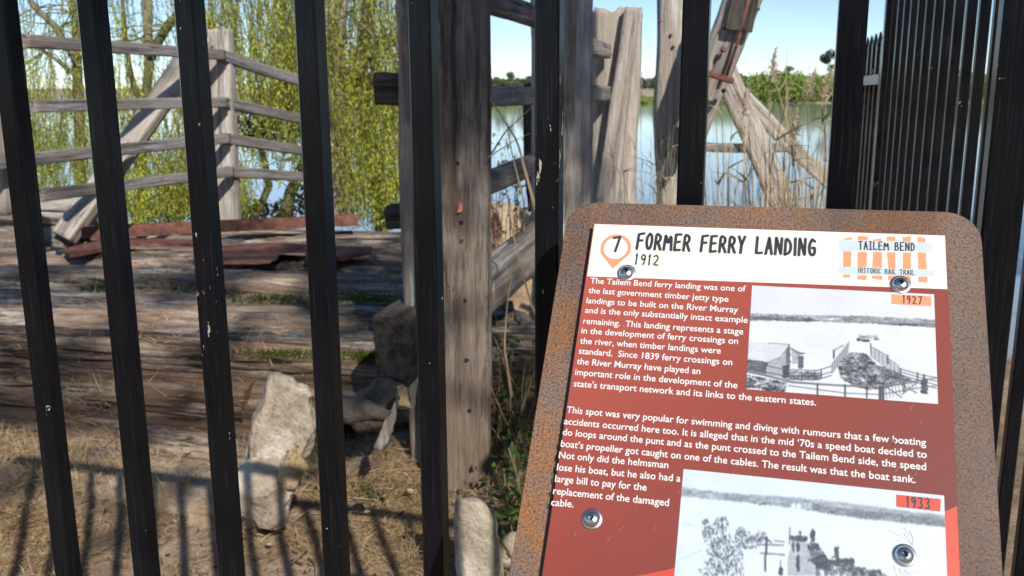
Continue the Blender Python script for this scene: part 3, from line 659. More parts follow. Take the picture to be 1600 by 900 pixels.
pA, pB, pC = pan(*c8(112, 70)), pan(*c8(1330, 128)), pan(*c8(62, 762)); pD = pan(*c8(1348, 864))
k1 = Ink([((pA[0]+pC[0])/2, pA[1]), ((pB[0]+pD[0])/2, 0), (0, (pC[1]+pD[1])/2)], 330, 200, .93)
def P8(pts): return [c8(*p) for p in pts]
k1.poly(P8([(90, 258), (500, 268), (900, 275), (1335, 300), (1335, 352), (900, 325), (520, 312), (90, 300)]), .62, .5)
k1.poly(P8([(90, 278), (420, 282), (620, 300), (500, 312), (90, 302)]), .42, .4); k1.poly(P8([(900, 318), (1335, 325), (1340, 352), (1000, 332)]), .42, .5)
k1.poly(P8([(600, 288), (690, 290), (690, 298), (600, 297)]), .97); k1.pl(P8([(520, 296), (590, 300)]), 1, .9)
k1.poly(P8([(90, 304), (500, 316), (900, 328), (1335, 354), (1350, 870), (60, 770)]), .94, .05)
# shed
k1.poly(P8([(80, 450), (210, 455), (360, 465), (305, 548), (215, 585), (75, 560)]), .88, .12, warp=.6)
k1.poly(P8([(75, 562), (215, 585), (200, 665), (70, 640)]), .38, .5); k1.poly(P8([(215, 585), (305, 548), (355, 465), (362, 640), (330, 690), (200, 665)]), .72, .25, warp=.6)
for q in range(8): k1.line(*c8(228+q*15, 580-q*7), *c8(218+q*16, 668+q*2), .8, .5, .6)
k1.poly(P8([(335, 500), (362, 465), (365, 600), (335, 600)]), .4, .3); k1.poly(P8([(315, 605), (358, 600), (358, 690), (312, 690)]), .22, .2)
k1.poly(P8([(370, 490), (455, 525), (415, 540), (415, 590), (375, 600)]), .7, .2); k1.poly(P8([(415, 540), (452, 540), (452, 622), (415, 625)]), .35, .2); k1.pl(P8([(370, 490), (420, 525), (458, 525)]), 1.6, .3)
k1.pl(P8([(215, 455), (360, 465), (300, 548), (212, 585)]), 1, .45)
k1.poly(P8([(360, 640), (560, 650), (560, 705), (360, 700)]), .45, .9)
# punt
k1.poly(P8([(808, 425), (900, 435), (890, 448), (810, 442)]), .2, .2); k1.poly(P8([(820, 400), (940, 400), (955, 428), (815, 425)]), .6, .8); k1.line(*c8(925, 432), *c8(955, 430), 1.5, .2)
# ramp fences
for q in range(5):
    o_ = q*20; k1.line(*c8(760-q*3, 440+o_*.9), *c8(640, 590+o_*.75), 1.4, 1.0); k1.line(*c8(760-q*3, 446+o_*.9), *c8(640, 597+o_*.75), 1.1, .38)
    k1.line(*c8(900, 470+o_*.8), *c8(1090, 600+o_*.9), 1.4, 1.0); k1.line(*c8(900, 476+o_*.8), *c8(1090, 607+o_*.9), 1.1, .38)
k1.pl(P8([(655, 505), (655, 555)]), 2.4, .2); k1.pl(P8([(655, 505), (720, 470)]), 1.2, .3); k1.pl(P8([(900, 460), (905, 520)]), 2, .35); k1.pl(P8([(1015, 540), (1018, 590)]), 2.6, .3); k1.pl(P8([(905, 480), (1015, 540)]), 1, .45)
# mob of sheep
mob = P8([(770, 515), (880, 530), (940, 600), (1060, 640), (1180, 705), (1000, 760), (880, 770), (780, 740), (700, 690), (680, 620), (720, 560)])
k1.poly(mob, .40, 1.3)
for _ in range(330):
    x, y = c8(random.uniform(690, 1150), random.uniform(525, 755))
    ok = False; n = len(mob)
    for i in range(n):
        xa, ya = mob[i]; xb, yb = mob[(i+1) % n]
        if (ya > y) != (yb > y) and x < (xb-xa)*(y-ya)/(yb-ya)+xa: ok = not ok
    if ok: k1.line(x-1.6, y+random.uniform(-.5, .5), x+1.6, y+random.uniform(-.5, .5), 1.0, random.choice([.2, .28, .62, .78, .85]), .75)
for q in range(7): k1.line(*c8(645+q*17, 590-q*22), *c8(645+q*17, 655-q*22), 1.1, .4)
for q in range(8): k1.line(*c8(905+q*26, 480+q*18), *c8(905+q*26, 545+q*16), 1.1, .45)
k1.blob(*c8(240, 760), 16, .35); k1.blob(*c8(300, 740), 10, .6)
# yard fences
k1.poly(P8([(60, 660), (340, 720), (330, 770), (60, 762)]), .5, 1.2); k1.poly(P8([(180, 735), (340, 750), (320, 790), (170, 770)]), .35, 1.2)
for yy in (0, 42, 68): k1.pl(P8([(75, 580+yy), (310, 630+yy), (540, 640+yy*.9), (640, 610+yy*.9)]), 1.3, .30)
k1.pl(P8([(75, 640), (200, 668), (370, 712), (560, 728), (730, 738), (960, 748), (1230, 705), (1345, 690)]), 2.2, .55); k1.pl(P8([(75, 648), (200, 676), (370, 720), (560, 734), (730, 744), (960, 755), (1230, 712)]), 1.0, .2)
k1.pl(P8([(350, 740), (540, 765), (730, 790), (960, 800), (1200, 760), (1345, 740)]), 1.3, .35)
for x, y0, y1, w_ in ((440, 650, 705, 1.8), (525, 650, 700, 1.8), (570, 640, 690, 2), (545, 728, 800, 2.4), (730, 736, 815, 2.6), (875, 745, 820, 2.2), (965, 752, 830, 4.5), (985, 752, 832, 3.5), (1125, 720, 780, 2), (1100, 625, 665, 2), (1215, 655, 700, 2), (1258, 670, 720, 3)):
    k1.line(*c8(x, y0), *c8(x, y1), w_, .2)
k1.poly(P8([(1240, 700), (1283, 700), (1283, 795), (1235, 795)]), .22, .5)
for q in range(4): k1.pl(P8([(1100, 628+q*20), (1215, 662+q*20), (1345, 688+q*24)]), 1.2, .3)
for q in range(10): k1.line(*c8(1000+q*22, 752-q*3), *c8(1010+q*22, 830-q*9), 1., .4)
k1.line(*c8(1000, 745), *c8(1110, 820), 1.3, .3); k1.line(*c8(1100, 730), *c8(1210, 790), 1.3, .3); k1.line(*c8(1210, 720), *c8(1110, 800), 1.3, .3)
k1.I += (fbm(k1.X*.9, k1.Y*.9, 0*k1.X, 9, 2)-.5)*.06
k1.out('photograph', (.03, .033, .05), (.72, .74, .78))
# second photograph
sA = pan(1068, 733); sB = pan(1475, 775); sC = pan(1054, 900)
k2 = Ink([(sA[0], sA[1]), (sB[0], 0), (0, LB-.004)], 430, 260, .93)
def c4(x, y): return (1050+x/5, 720+y/5)       # left crop
def c6(x, y): return (1150+x/3, 600+y/3)       # right crop
k2.poly([c4(70, 205), c4(170, 220), c4(400, 250), c4(700, 270), c4(1000, 290), c6(500, 555), c6(750, 590), c6(980, 615), c6(980, 672), c6(700, 640), c6(400, 605), c4(900, 370), c4(600, 325), c4(300, 300), c4(60, 275)], .66, .45)
k2.poly([c4(1100, 330), c6(420, 575), c6(640, 600), c6(980, 628), c6(980, 672), c6(560, 628), c4(1100, 395)], .5, .5)
k2.poly([c4(640, 330), c4(730, 338), c4(725, 346), c4(645, 340)], .15); k2.poly([c4(925, 360), c4(950, 325), c4(965, 355), c4(990, 330), c4(1015, 372)], .98)
k2.poly([c4(50, 280), c4(600, 330), c4(1000, 375), c6(600, 638), c6(980, 675), c6(985, 1100), c4(-10, 1500)], .945, .04)
g_ = random.Random(3)
for p_ in (((430, 900), (440, 700), (400, 560)), ((440, 760), (540, 640), (560, 560)), ((430, 820), (330, 700), (300, 600)), ((540, 660), (640, 600), (690, 570))): k2.pl([c4(*z_) for z_ in p_], 1.5, .4, .8)
for x, y, r in ((330, 590, 95), (390, 500, 60), (280, 560, 45), (420, 640, 70), (560, 620, 75), (540, 560, 40), (690, 590, 50), (640, 640, 55), (480, 740, 80), (380, 800, 90), (300, 860, 80), (480, 860, 90), (260, 480, 25), (330, 700, 60)):
    for _ in range(int(r*.9)):
        a = g_.uniform(0, 6.28); q = r*math.sqrt(g_.random()); X0, Y0 = c4(x+q*math.cos(a), y+q*math.sin(a)); k2.line(X0, Y0, X0+g_.uniform(-2, 2), Y0+g_.uniform(-1.2, 1.2), g_.uniform(.8, 2.6), g_.uniform(.08, .5), .7)
k2.line(*c4(60, 490), *c4(250, 520), .9, .75); k2.line(*c4(20, 790), *c4(230, 700), .9, .75)
k2.line(*c4(660, 655), *c4(870, 660), 1.8, .25); k2.line(*c4(800, 625), *c4(880, 632), 1.4, .3); k2.line(*c4(690, 722), *c4(880, 735), 1.8, .25); k2.line(*c4(740, 600), *c4(735, 730), 3.2, .2); k2.line(*c4(728, 740), *c4(728, 860), 3.2, .3); k2.line(*c4(740, 610), *c4(775, 640), 2, .2)
k2.poly([c4(920, 585), c4(1060, 590), c4(1062, 625), c4(1000, 640), c4(925, 615)], .2, .4)
k2.poly([c4(930, 620), c4(1050, 640), c4(1100, 760), c4(1180, 900), c4(900, 900), c4(905, 760)], .72, .2)
k2.line(*c4(922, 520), *c4(915, 650), 1.5, .3); k2.line(*c4(848, 780), *c4(845, 880), 1.5, .35)
for x, y, h, w_ in ((948, 650, 65, 14), (985, 650, 60, 26), (985, 745, 130, 24), (1100, 545, 90, 34), (1000, 560, 60, 8), (850, 840, 60, 30)):
    k2.poly([c4(x-w_/2, y), c4(x+w_/2, y), c4(x+w_*.55, y+h*.6), c4(x+w_*.3, y+h), c4(x-w_*.4, y+h), c4(x-w_*.6, y+h*.5)], .18, .3); k2.blob(*c4(x, y-3), 2.6, .18)
k2.poly([c4(1050, 640), c4(1140, 650), c4(1200, 740), c4(1240, 800), c4(1230, 860), c4(1150, 850), c4(1090, 760)], .3, 1.2)
# stock and riders walking up from the punt
for (x, y, s_) in ((400, 850, 1.0), (470, 840, 1.1), (520, 835, 1.1), (570, 880, 1.0), (650, 890, 1.0)):
    X0, Y0 = c6(x, y); k2.poly([(X0-11*s_, Y0-5), (X0+9*s_, Y0-6), (X0+11*s_, Y0+2), (X0+7*s_, Y0+5), (X0-9*s_, Y0+5)], .16, .4)
    for q in (-8, -5, 5, 8): k2.line(X0+q*s_, Y0+3, X0+q*s_+.8, Y0+18, 1.4, .18)
    k2.line(X0-9*s_, Y0-2, X0-17*s_, Y0-9, 3, .2); k2.line(X0-17*s_, Y0-9, X0-21*s_, Y0-7, 2.2, .2)
for _ in range(260):
    x = g_.uniform(420, 720); y = 830+(x-420)*.26+g_.uniform(-10, 60); X0, Y0 = c6(x, y); k2.line(X0-2.2, Y0, X0+2.2, Y0+g_.uniform(-.8, .8), 1.7, g_.choice([.12, .2, .35, .8]), .8)
k2.poly([c6(455, 770), c6(480, 760), c6(485, 825), c6(470, 825)], .25, .3)
k2.I += (fbm(k2.X*.8, k2.Y*.8, 0*k2.X, 19, 2)-.5)*.05
k2.out('photograph', (.03, .045, .06), (.66, .74, .82))
flat('year_label', [(1393, 460), (1455, 463.5), (1455, 479), (1393, 475)], M_PEACH, .0006)
strokes('year_lettering', '1927', (1411, 474), (1440, 476), 12, .14, simple('plum_ink', (.10, .02, .04)), .0008)
flat('year_label', [(1400.5, 773), (1470, 780), (1469, 799.5), (1400.5, 792)], M_ORANGE, .0006)
strokes('year_lettering', '1933', (1417, 792), (1453, 796), 16, .15, M_INK, .0008)
# domed stainless screws with washers
M_SS = simple('stainless_steel', (.66, .66, .66), .27, 1.); M_SSW = simple('washer_steel', (.62, .62, .62), .35, 1.); M_HOLE = simple('hole_shade', (.01, .01, .01), .6)  # socket black stands in for the shade inside holes
m, t, b = newmat('print_scratch'); M_SCR = simple('pale_scratch', (.8, .8, .8), .5)
for sx_, sy_ in ((979, 427), (1407, 445), (925, 811), (1413, 868)):
    a, bb = pan(sx_, sy_); Mb = MP @ Matrix.Translation((a, -bb, 0))
    wsh = mk('washer', *lathe([(.0083, 0.), (.0083, .0008), (.0079, .0012), (.003, .0012)], 32), M_SSW, sign, Mb)
    prof = [(.0065*math.cos(R(q))+.0002, .0012+.0042*math.sin(R(q))) for q in (0, 12, 25, 40, 55, 66)]; n = 36
    V, F = [], []
    for r, z in prof:
        for i in range(n): V.append((r*math.cos(2*math.pi*i/n), r*math.sin(2*math.pi*i/n), z))
    for r, z in ((.0021, prof[-1][1]+.0002), (.0021, .0018)):
        for i in range(n):
            aa = 2*math.pi*i/n; kk = r/math.cos((aa % (math.pi/3))-math.pi/6); V.append((kk*math.cos(aa), kk*math.sin(aa), z))
    for j in range(len(prof)): F += [(j*n+i, j*n+(i+1) % n, (j+1)*n+(i+1) % n, (j+1)*n+i) for i in range(n)]
    F.append(tuple(range((len(prof)+1)*n, (len(prof)+2)*n)))
    scw = mk('screw', V, F, M_SS, sign, Mb @ Matrix.Rotation(random.random(), 4, 'Z'))
    mk('socket', [(.0017*math.cos(R(60*i)), .0017*math.sin(R(60*i)), .0020) for i in range(6)], [tuple(range(6))], M_HOLE, scw, WM[scw.name], False)
# scratches worn into the print round the lower right screw
V, F = [], []
a, bb = pan(1413, 868)
for q in range(26):
    an = random.uniform(-2.4, 2.6); r0 = .0095; r1 = r0+random.uniform(.004, .013); tw = .5; wd = random.uniform(.00012, .0003)
    p = [(a+r*math.cos(an+tw*(r-r0)/(r1-r0)), -bb+r*math.sin(an+tw*(r-r0)/(r1-r0))) for r in np.linspace(r0, r1, 5)]
    for i in range(4):
        (x0, y0), (x1, y1) = p[i], p[i+1]; L = math.hypot(x1-x0, y1-y0); nx_, ny_ = -(y1-y0)/L*wd, (x1-x0)/L*wd; b_ = len(V)
        V += [(x0-nx_, y0-ny_, .0009), (x1-nx_, y1-ny_, .0009), (x1+nx_, y1+ny_, .0009), (x0+nx_, y0+ny_, .0009)]; F.append((b_, b_+1, b_+2, b_+3))
mk('scratch_marks', V, F, M_SCR, panel, MP, False)
V, F = [], []
for q in range(70):
    x, y, an, L_ = random.uniform(.01, W_-.01), -random.uniform(.01, .33), random.choice([.9, -.6, 1.3])+random.uniform(-.25, .25), random.uniform(.002, .011); wd = random.uniform(.00004, .00010); b_ = len(V)
    dx, dy = math.cos(an)*L_, math.sin(an)*L_; nx_, ny_ = -math.sin(an)*wd, math.cos(an)*wd
    V += [(x-nx_, y-ny_, .00085), (x+dx, y+dy, .00085), (x+nx_, y+ny_, .00085)]; F.append((b_, b_+1, b_+2))
mk('hairline_scratches', V, F, simple('scratch_dust', (.62, .50, .44), .6), panel, MP, False)
for (x, y, rx, ry) in ((898, 835, .0009, .0022), (1397, 691, .0006, .0028)):
    a, bb = pan(x, y); mk('stain_spot', [(a+rx*math.cos(R(30*i)), -bb+ry*math.sin(R(30*i)), .0009) for i in range(12)], [tuple(range(12))], simple('brown_stain', (.22, .11, .02)), panel, MP, False)
# post that carries the plate
cp = PP+ax*W_/2+dn*.3-nr*.02
mk('support_post', *boxvf(cp[0]-.04, cp[0]+.04, cp[1]-.01, cp[1]+.05, -.1, cp[2]-.03, .004), M_PLATE, sign, None, False)

# ================================================================== LOG LANDING
dk = thing('log_landing', 'old ferry landing platform of weathered grey horizontal logs left of the brown pile', 'platform', (-3.5, 4.5, 0))
def logline(x, y, z, yaw, left, right, dia, ht, mat=M_DECK, **kw):
    """log whose crest passes pixel (x,y) at height z"""
    P = atz(x, y, z); dr = np.array([math.cos(R(yaw)), math.sin(R(yaw)), 0]); a = P+dr*(left-P[0])/dr[0]; b_ = P+dr*(right-P[0])/dr[0]
    a[2] = z-ht/2; b_[2] = z-ht/2+random.uniform(-.02, .02)
    return timber('log', a, b_, dia, ht, mat, dk, crack=3.0, round_=2.5, wob=.07, n=104, step=.045, cfreq=1.0, step_=.09, **kw)
logline(250, 350, .55, 8, -8.2, -2.75, .44, .38)
logline(250, 360, .55, 8, -8.2, -2.7, .42, .38)
logline(250, 372, .56, 8, -7.6, -2.5, .40, .38)
logline(250, 394, .56, 8.5, -8.0, -2.3, .47, .40)
logline(250, 421, .57, 8, -7.8, -2.0, .47, .42)
logline(250, 452, .57, 8, -7.4, -1.3, .40, .42)
logline(250, 482, .545, 8, -7.0, -.55, .29, .38)
logline(250, 507, .50, 7, -6.6, -.5, .24, .28)
logline(250, 537, .43, 5, -6.4, -.5, .24, .20, M_DECKB)
logline(250, 563, .36, 4, -6.2, -.6, .24, .19, M_DECKB)
logline(250, 592, .27, 2, -6.0, -2.28, .28, .22, M_DECKB)
logline(250, 622, .19, 1, -5.8, -1.95, .30, .26, M_DECKB)
logline(250, 642, .155, 0, -5.7, -1.95, .30, .26, M_DECKB)
logline(250, 662, .11, -1, -5.6, -2.0, .24, .22, M_DECKB)
# stack of log butts at the far left
for (xr, yr, z, yw, dd, mt) in ((152, 350, .60, 9, .40, M_DECK), (140, 322, .80, 13, .26, M_PALE), (118, 385, .50, 6, .30, M_DECK), (88, 335, .72, 11, .34, M_DECK)):
    b_ = atz(xr, yr, z); a = b_-np.array([math.cos(R(yw)), math.sin(R(yw)), 0])*3.6
    timber('log', a, b_, dd, dd, mt, dk, crack=1.8, round_=2.6, wob=.05, n=48, step=.05, ragged=.12)
# fallen pale log half buried in front
P = atz(250, 700, .27)
o = timber('fallen_log', P+np.array([-3.2, -.15, -.24]), P+np.array([.42, .10, -.27]), .50, .44, rock_mat('dirt_caked_wood', (.18, .12, .07), (.36, .26, .165), (.52, .42, .31)), None, crack=2.2, round_=2.3, wob=.12, n=80, step=.03, ragged=.25, step_=.12)
FLOG = o; tag(o, 'thick dirt caked pale log lying on the ground in front of the landing', 'log')
# timber stub poking forward
o = timber('timber_stub', atd(613, 548, 3.45)+np.array([0, 0, 0]), atd(613, 548, 3.45)+np.array([.02, .95, .10]), .155, .27, M_DARKW, None, crack=.25, round_=14, ragged=0, lump=.02, step=.015, n=60, step_=.01)
tag(o, 'dark squared timber end poking forward beside the slim post', 'timber')

# rusty iron
o = mk('rusty_channel', *join([boxvf(0, 3.0, 0, .12, 0, .012), boxvf(0, 3.0, -.002, .012, -.002, .085), boxvf(0, 3.0, .108, .122, -.002, .075)]), M_RUST, None, None, False)
A0 = atz(128, 373, .60); A1 = atz(560, 352, .60); Mx, L = frame(A0, A1)
dirv = (A1-A0); Lc = float(np.linalg.norm(dirv)); an = math.atan2(dirv[1], dirv[0])
Vn = [(v.co.x*Lc/3.0, v.co.y, v.co.z) for v in o.data.vertices]
for v, c_ in zip(o.data.vertices, Vn): v.co = c_
place(o, None, Matrix.Translation(Vector([float(c) for c in A0])) @ Matrix.Rotation(an, 4, 'Z'))
tag(o, 'long rusty steel channel lying along the back edge of the logs', 'steel beam')
def sheet(name, pix, z, label, cat, th=.006, tilt=0, wav=.012):
    pts = [atz(x, y, z) for x, y in pix]; c_ = np.mean(pts, 0); n = len(pts); V = [c_.copy()]; rings = 5; F = []
    per = []
    for i in range(n):
        for q in range(5):
            p = pts[i]*(1-q/5)+pts[(i+1) % n]*q/5; per.append(p)
    m_ = len(per)
    for k in range(1, rings+1):
        for j, p in enumerate(per):
            q = c_+(p-c_)*k/rings
            if k == rings: q = q+np.array([random.uniform(-.01, .01), random.uniform(-.012, .012), 0])
            V.append(q)
    V = np.array(V); V[:, 2] += (fbm(V[:, 0]*2.5, V[:, 1]*2.5, 0*V[:, 0], 5, 3)-.3)*wav*4
    F = [(0, 1+j, 1+(j+1) % m_) for j in range(m_)]+[(1+(k-1)*m_+j, 1+k*m_+j, 1+k*m_+(j+1) % m_, 1+(k-1)*m_+(j+1) % m_) for k in range(1, rings) for j in range(m_)]
    N = len(V); V2 = V.copy(); V2[:, 2] -= th
    F2 = [tuple(i+N for i in f[::-1]) for f in F]; e = 1+(rings-1)*m_
    F3 = [(e+j, N+e+j, N+e+(j+1) % m_, e+(j+1) % m_) for j in range(m_)]
    o = mk(name, np.vstack([V, V2]), F+F2+F3, M_RUST, None, None, False); return tag(o, label, cat)
sheet('rusty_sheet', [(300, 412), (330, 384), (368, 380), (470, 383), (535, 388), (440, 396), (420, 416)], .60, 'torn flat rusty steel sheet lying on the logs between two pickets', 'metal sheet')
sheet('rusty_plate', [(478, 384), (560, 388), (580, 386), (582, 392), (520, 402), (478, 408)], .60, 'narrow rusty plate with pointed end lying on the logs near the slim post', 'metal plate', .03)
sheet('rusty_strap', [(96, 390), (190, 372), (330, 376), (334, 382), (200, 384), (110, 398)], .60, 'long thin rusty strap lying on the logs at the left', 'metal strap', .02)

# ================================================================== RIGHT RAILING (big piles)
rr = thing('timber_railing', 'tall old pile and rail frame of grey jetty timbers standing right of the log landing', 'railing', atz(735, 775, .1))
def vpost(name, x0, y0, x1, y1, d, wpx, dep, mat, par, zbase=None, **kw):
    """post whose centre line runs pixel (x0,y0) top to (x1,y1) bottom at view distance d"""
    T = atd(x0, y0, d); B = atd(x1, y1, d); wd = wpx/1461*d
    return timber(name, B, T, wd, dep, mat, par, hint=(0, -1, 0), **kw)
def topup(x, y, d, extra): p = atd(x, y, d); p[2] += extra; return p
# pile A
B = atd(721, 800, 3.38); T = atd(714, -60, 3.38)
pA_ = timber('pile', B, T, .225, .21, M_BROWN, rr, hint=(-.28, .96, 0), crack=1.3, round_=7, n=90, step=.02, wob=.015, lump=.07)
fn = -fh
for y in (153, 255, 348, 377, 470, 563, 642): 
    P, N = surf(pA_, 711+(y-153)*.045, y); M_, _ = frame(P, P+N*.05); mk('bolt_hole_shade', *lathe([(.0075, -.02), (.0085, .0015)], 10), M_HOLE, pA_, M_, False)  # black disc painted for the shade of an uncut bolt hole
P, N = surf(pA_, 714, 324); M_, _ = frame(P, P+N*.05); mk('pink_tag', [(-.012, -.018, .012), (.010, -.014, .016), (.016, .012, .012), (-.006, .022, .018)], [(0, 1, 2, 3)], simple('pink_tape', (.75, .25, .2)), pA_, M_, False)
for y in (162, 355, 545): bolt_at(atd(753, y, 3.30), rt0-.3*fh, .011, pA_)
for y in (122, 222):
    P = atd(757, y, 3.34); mk('wire_staple', *tubevf([P, P+rt0*.02+UP*.004, P+rt0*.03-UP*.004, P+rt0*.008-UP*.008], .0018, 6), M_RUST, pA_)
# slim post B
B = atd(672, 790, 3.62); T = atd(638, -60, 3.62)
pB_ = timber('pile', B, T, .13, .16, M_GREY, rr, hint=(0, 1, 0), crack=.6, round_=4, wob=.05, n=40)
# cross beam stubs
timber('cross_beam', atd(596, 146, 3.78), atd(700, 143, 3.70), .13, .13, M_DARKW, rr, crack=.7, round_=6)
timber('cross_beam', atd(611, 340, 3.78), atd(700, 335, 3.72), .13, .10, M_DARKW, rr, crack=.8, round_=4)
# pile C behind picket 6
B = atd(872, 640, 4.55); T = atd(880, -50, 4.55)
pC_ = timber('pile', B, T, .295, .25, M_PALE, rr, hint=(-.28, .96, 0), crack=.6, round_=6, n=56, step=.03, wob=.03, lump=.07)
# pile D with split leaning face
B = atd(958, 480, 6.0); T = atd(964, 16, 6.0)
pD_ = timber('pile', B, T, .30, .26, M_PALE, rr, hint=(-.28, .96, 0), crack=.5, round_=6, n=56, ragged=.11, wob=.02, lump=.07)
timber('brace', atd(940, 380, 5.76), atd(988, 12, 5.80), .15, .10, M_PALE, rr, hint=(0, 1, 0), crack=.6, round_=8, wob=.01, taper=.6, lump=.06)
# pile E
B = atd(1044, 420, 7.4); T = atd(1048, -30, 7.4)
timber('pile', B, T, .215, .2, M_PALE, rr, hint=(-.28, .96, 0), crack=.9, round_=4, n=64, ragged=.12, wob=.04)
# rails between A and C and onward
def rail(x0, y0, d0, x1, y1, d1, h, th=.06, mat=M_GREY, par=rr, nm='rail', **kw):
    return timber(nm, atd(x0, y0, d0), atd(x1, y1, d1), th, h, mat, par, hint=(0, 0, 1), crack=.6, round_=12, wob=.002, lump=.05, **kw)
rail(735, -8, 3.55, 862, 36, 4.7, .085, .08)
rail(745, 151, 3.55, 862, 150, 4.45, .080, .08)
rail(745, 292, 3.6, 862, 245, 4.7, .085, .08)
rail(910, 145, 4.9, 945, 146, 5.8, .09, .08)
rail(905, 70, 4.9, 945, 80, 5.8, .09, .08)
rail(752, 452, 3.62, 868, 360, 4.55, .20, .10, M_GREY, rr, 'stringer')
timber('strut', atd(833, 330, 4.9), atd(833, 130, 4.9), .07, .06, M_DARKW, rr, hint=(0, 1, 0), crack=.6)
for x, y, d in ((1001, 25, 6.0), (999, 57, 6.0)): bolt_at(atd(x, y, d), rt0, .013, rr)
for x, y in ((1031, 33), (1052, 73), (1048, 55)): bolt_at(atd(x, y, 7.27), -fh, .014, rr)
# iron shackle on the stringer
P = atd(775, 352, 3.7)
o = mk('iron_ring', *tubevf([P+rt0*.018*math.cos(R(a))*.6+UP*.045*math.sin(R(a)) for a in range(0, 361, 24)], .008, 8), M_RUST); tag(o, 'small dark iron ring standing on the sloping beam right of the brown pile', 'ring')
# ================================================================== LEANING FRAME F,G,H,I
lf2 = thing('leaning_frame', 'collapsed frame of one bolted leaning timber and splayed pale braces at the water edge', 'timber frame', atd(1130, 330, 7.2)-np.array([0, 0, .3]))
leanF = timber('leaning_timber', atd(1080, 205, 6.85), atd(1181, -60, 6.6), .25, .22, M_PALE, lf2, hint=(0, 1, 0), crack=1.4, round_=6, n=64, wob=.03, lump=.1, step_=.07)
for x, y in ((1133, 42), (1130, 78)): bolt_at(atd(x, y, 6.55), -fh, .022, leanF)
bolt_at(atd(1183, 14, 6.6), rt0, .018, leanF); bolt_at(atd(1131, 142, 6.55), -fh, .018, leanF)
mk('iron_rod', *tubevf([atd(1172, -10, 6.46), atd(1152, 68, 6.5), atd(1134, 122, 6.55)], .012, 8), M_RUST, leanF)
V, F = boxvf(-.035, .035, -.02, .02, 0, 1, .006); M_, L = frame(atd(1085, 108, 6.45), atd(1146, 127, 6.42)); mk('iron_bar', [(x, y, z*L) for x, y, z in V], F, M_RUST, leanF, M_, False)
V, F = boxvf(-.09, .09, -.02, .02, -.12, .12, .004); M_, L = frame(atd(1160, 20, 6.5), atd(1166, -10, 6.5), (0, 1, 0)); mk('recess_block', V, F, M_DARKW, leanF, M_, False)
timber('brace', atd(1120, 75, 7.1), atd(1245, 370, 6.8), .17, .13, M_PALE, lf2, hint=(0, 1, 0), crack=.6, round_=5, taper=1.15)
timber('brace', atd(1150, 140, 7.5), atd(1305, 296, 7.2), .13, .10, M_PALE, lf2, hint=(0, 1, 0), crack=.7, round_=5, taper=.8, ragged=.1)
timber('rail', atd(1085, 228, 7.7), atd(1238, 229, 7.7), .05, .075, M_GREY, lf2, hint=(0, 0, 1), crack=.5)

# ================================================================== LEFT RAILING
lr = thing('timber_railing', 'low white grey post and rail fence stepping down past the willows at the left', 'railing', atz(352, 350, .5))
DJ = 7.55
pj = timber('post', atd(357, 365, DJ), atd(342, 46, DJ), .195, .15, M_PALE, lr, hint=(-.28, .96, 0), crack=.35, round_=7, n=44, wob=.015, ragged=.03, lump=.07)
RL = [((38, 64), (345, 86)), ((48, 166), (348, 160)), ((-20, 256), (352, 216)), ((60, 306), (358, 268))]
RRr = [((345, 86), (500, 137)), ((348, 160), (500, 192)), ((352, 216), (500, 240)), ((358, 268), (512, 279))]
for (a, b_) in RL:
    dd0 = 5.55 if a[0] > 0 else 5.15
    rail(a[0], a[1], dd0, b_[0]+4, b_[1], DJ-.16, .078, .05, M_GREY, lr)
for i, (a, b_) in enumerate(RRr): rail(a[0]-3, a[1], DJ-.17, b_[0], b_[1], 9.0, (.088 if i else .095), .05, M_GREY, lr)
timber('post', atd(531, 352, 10.2), atd(530, -80, 10.2), .21, .2, M_PBARK, lr, hint=(0, 1, 0), crack=1.2, round_=2.6, n=48, wob=.08, taper=1.08)
timber('post', atd(8, 335, 5.4), atd(-14, 130, 5.4), .10, .1, M_PALE, lr, hint=(0, 1, 0), crack=.5, round_=9, lump=.06)
timber('brace', atd(100, 372, 6.6), atd(318, 62, 7.45), .17, .11, M_PALE, lr, hint=(0, 1, 0), crack=.5, round_=9, lump=.06)
V, F = boxvf(-.11, .11, -.1, .1, -.07, .05, .02); P = atd(330, 262, 8.9); 
o = mk('wooden_block', V, F, M_PALE, None, Matrix.Translation(Vector([float(c) for c in atd(405, 255, 8.6)])) @ Matrix.Rotation(.3, 4, 'Z'), False); bpy.data.objects.remove(o)

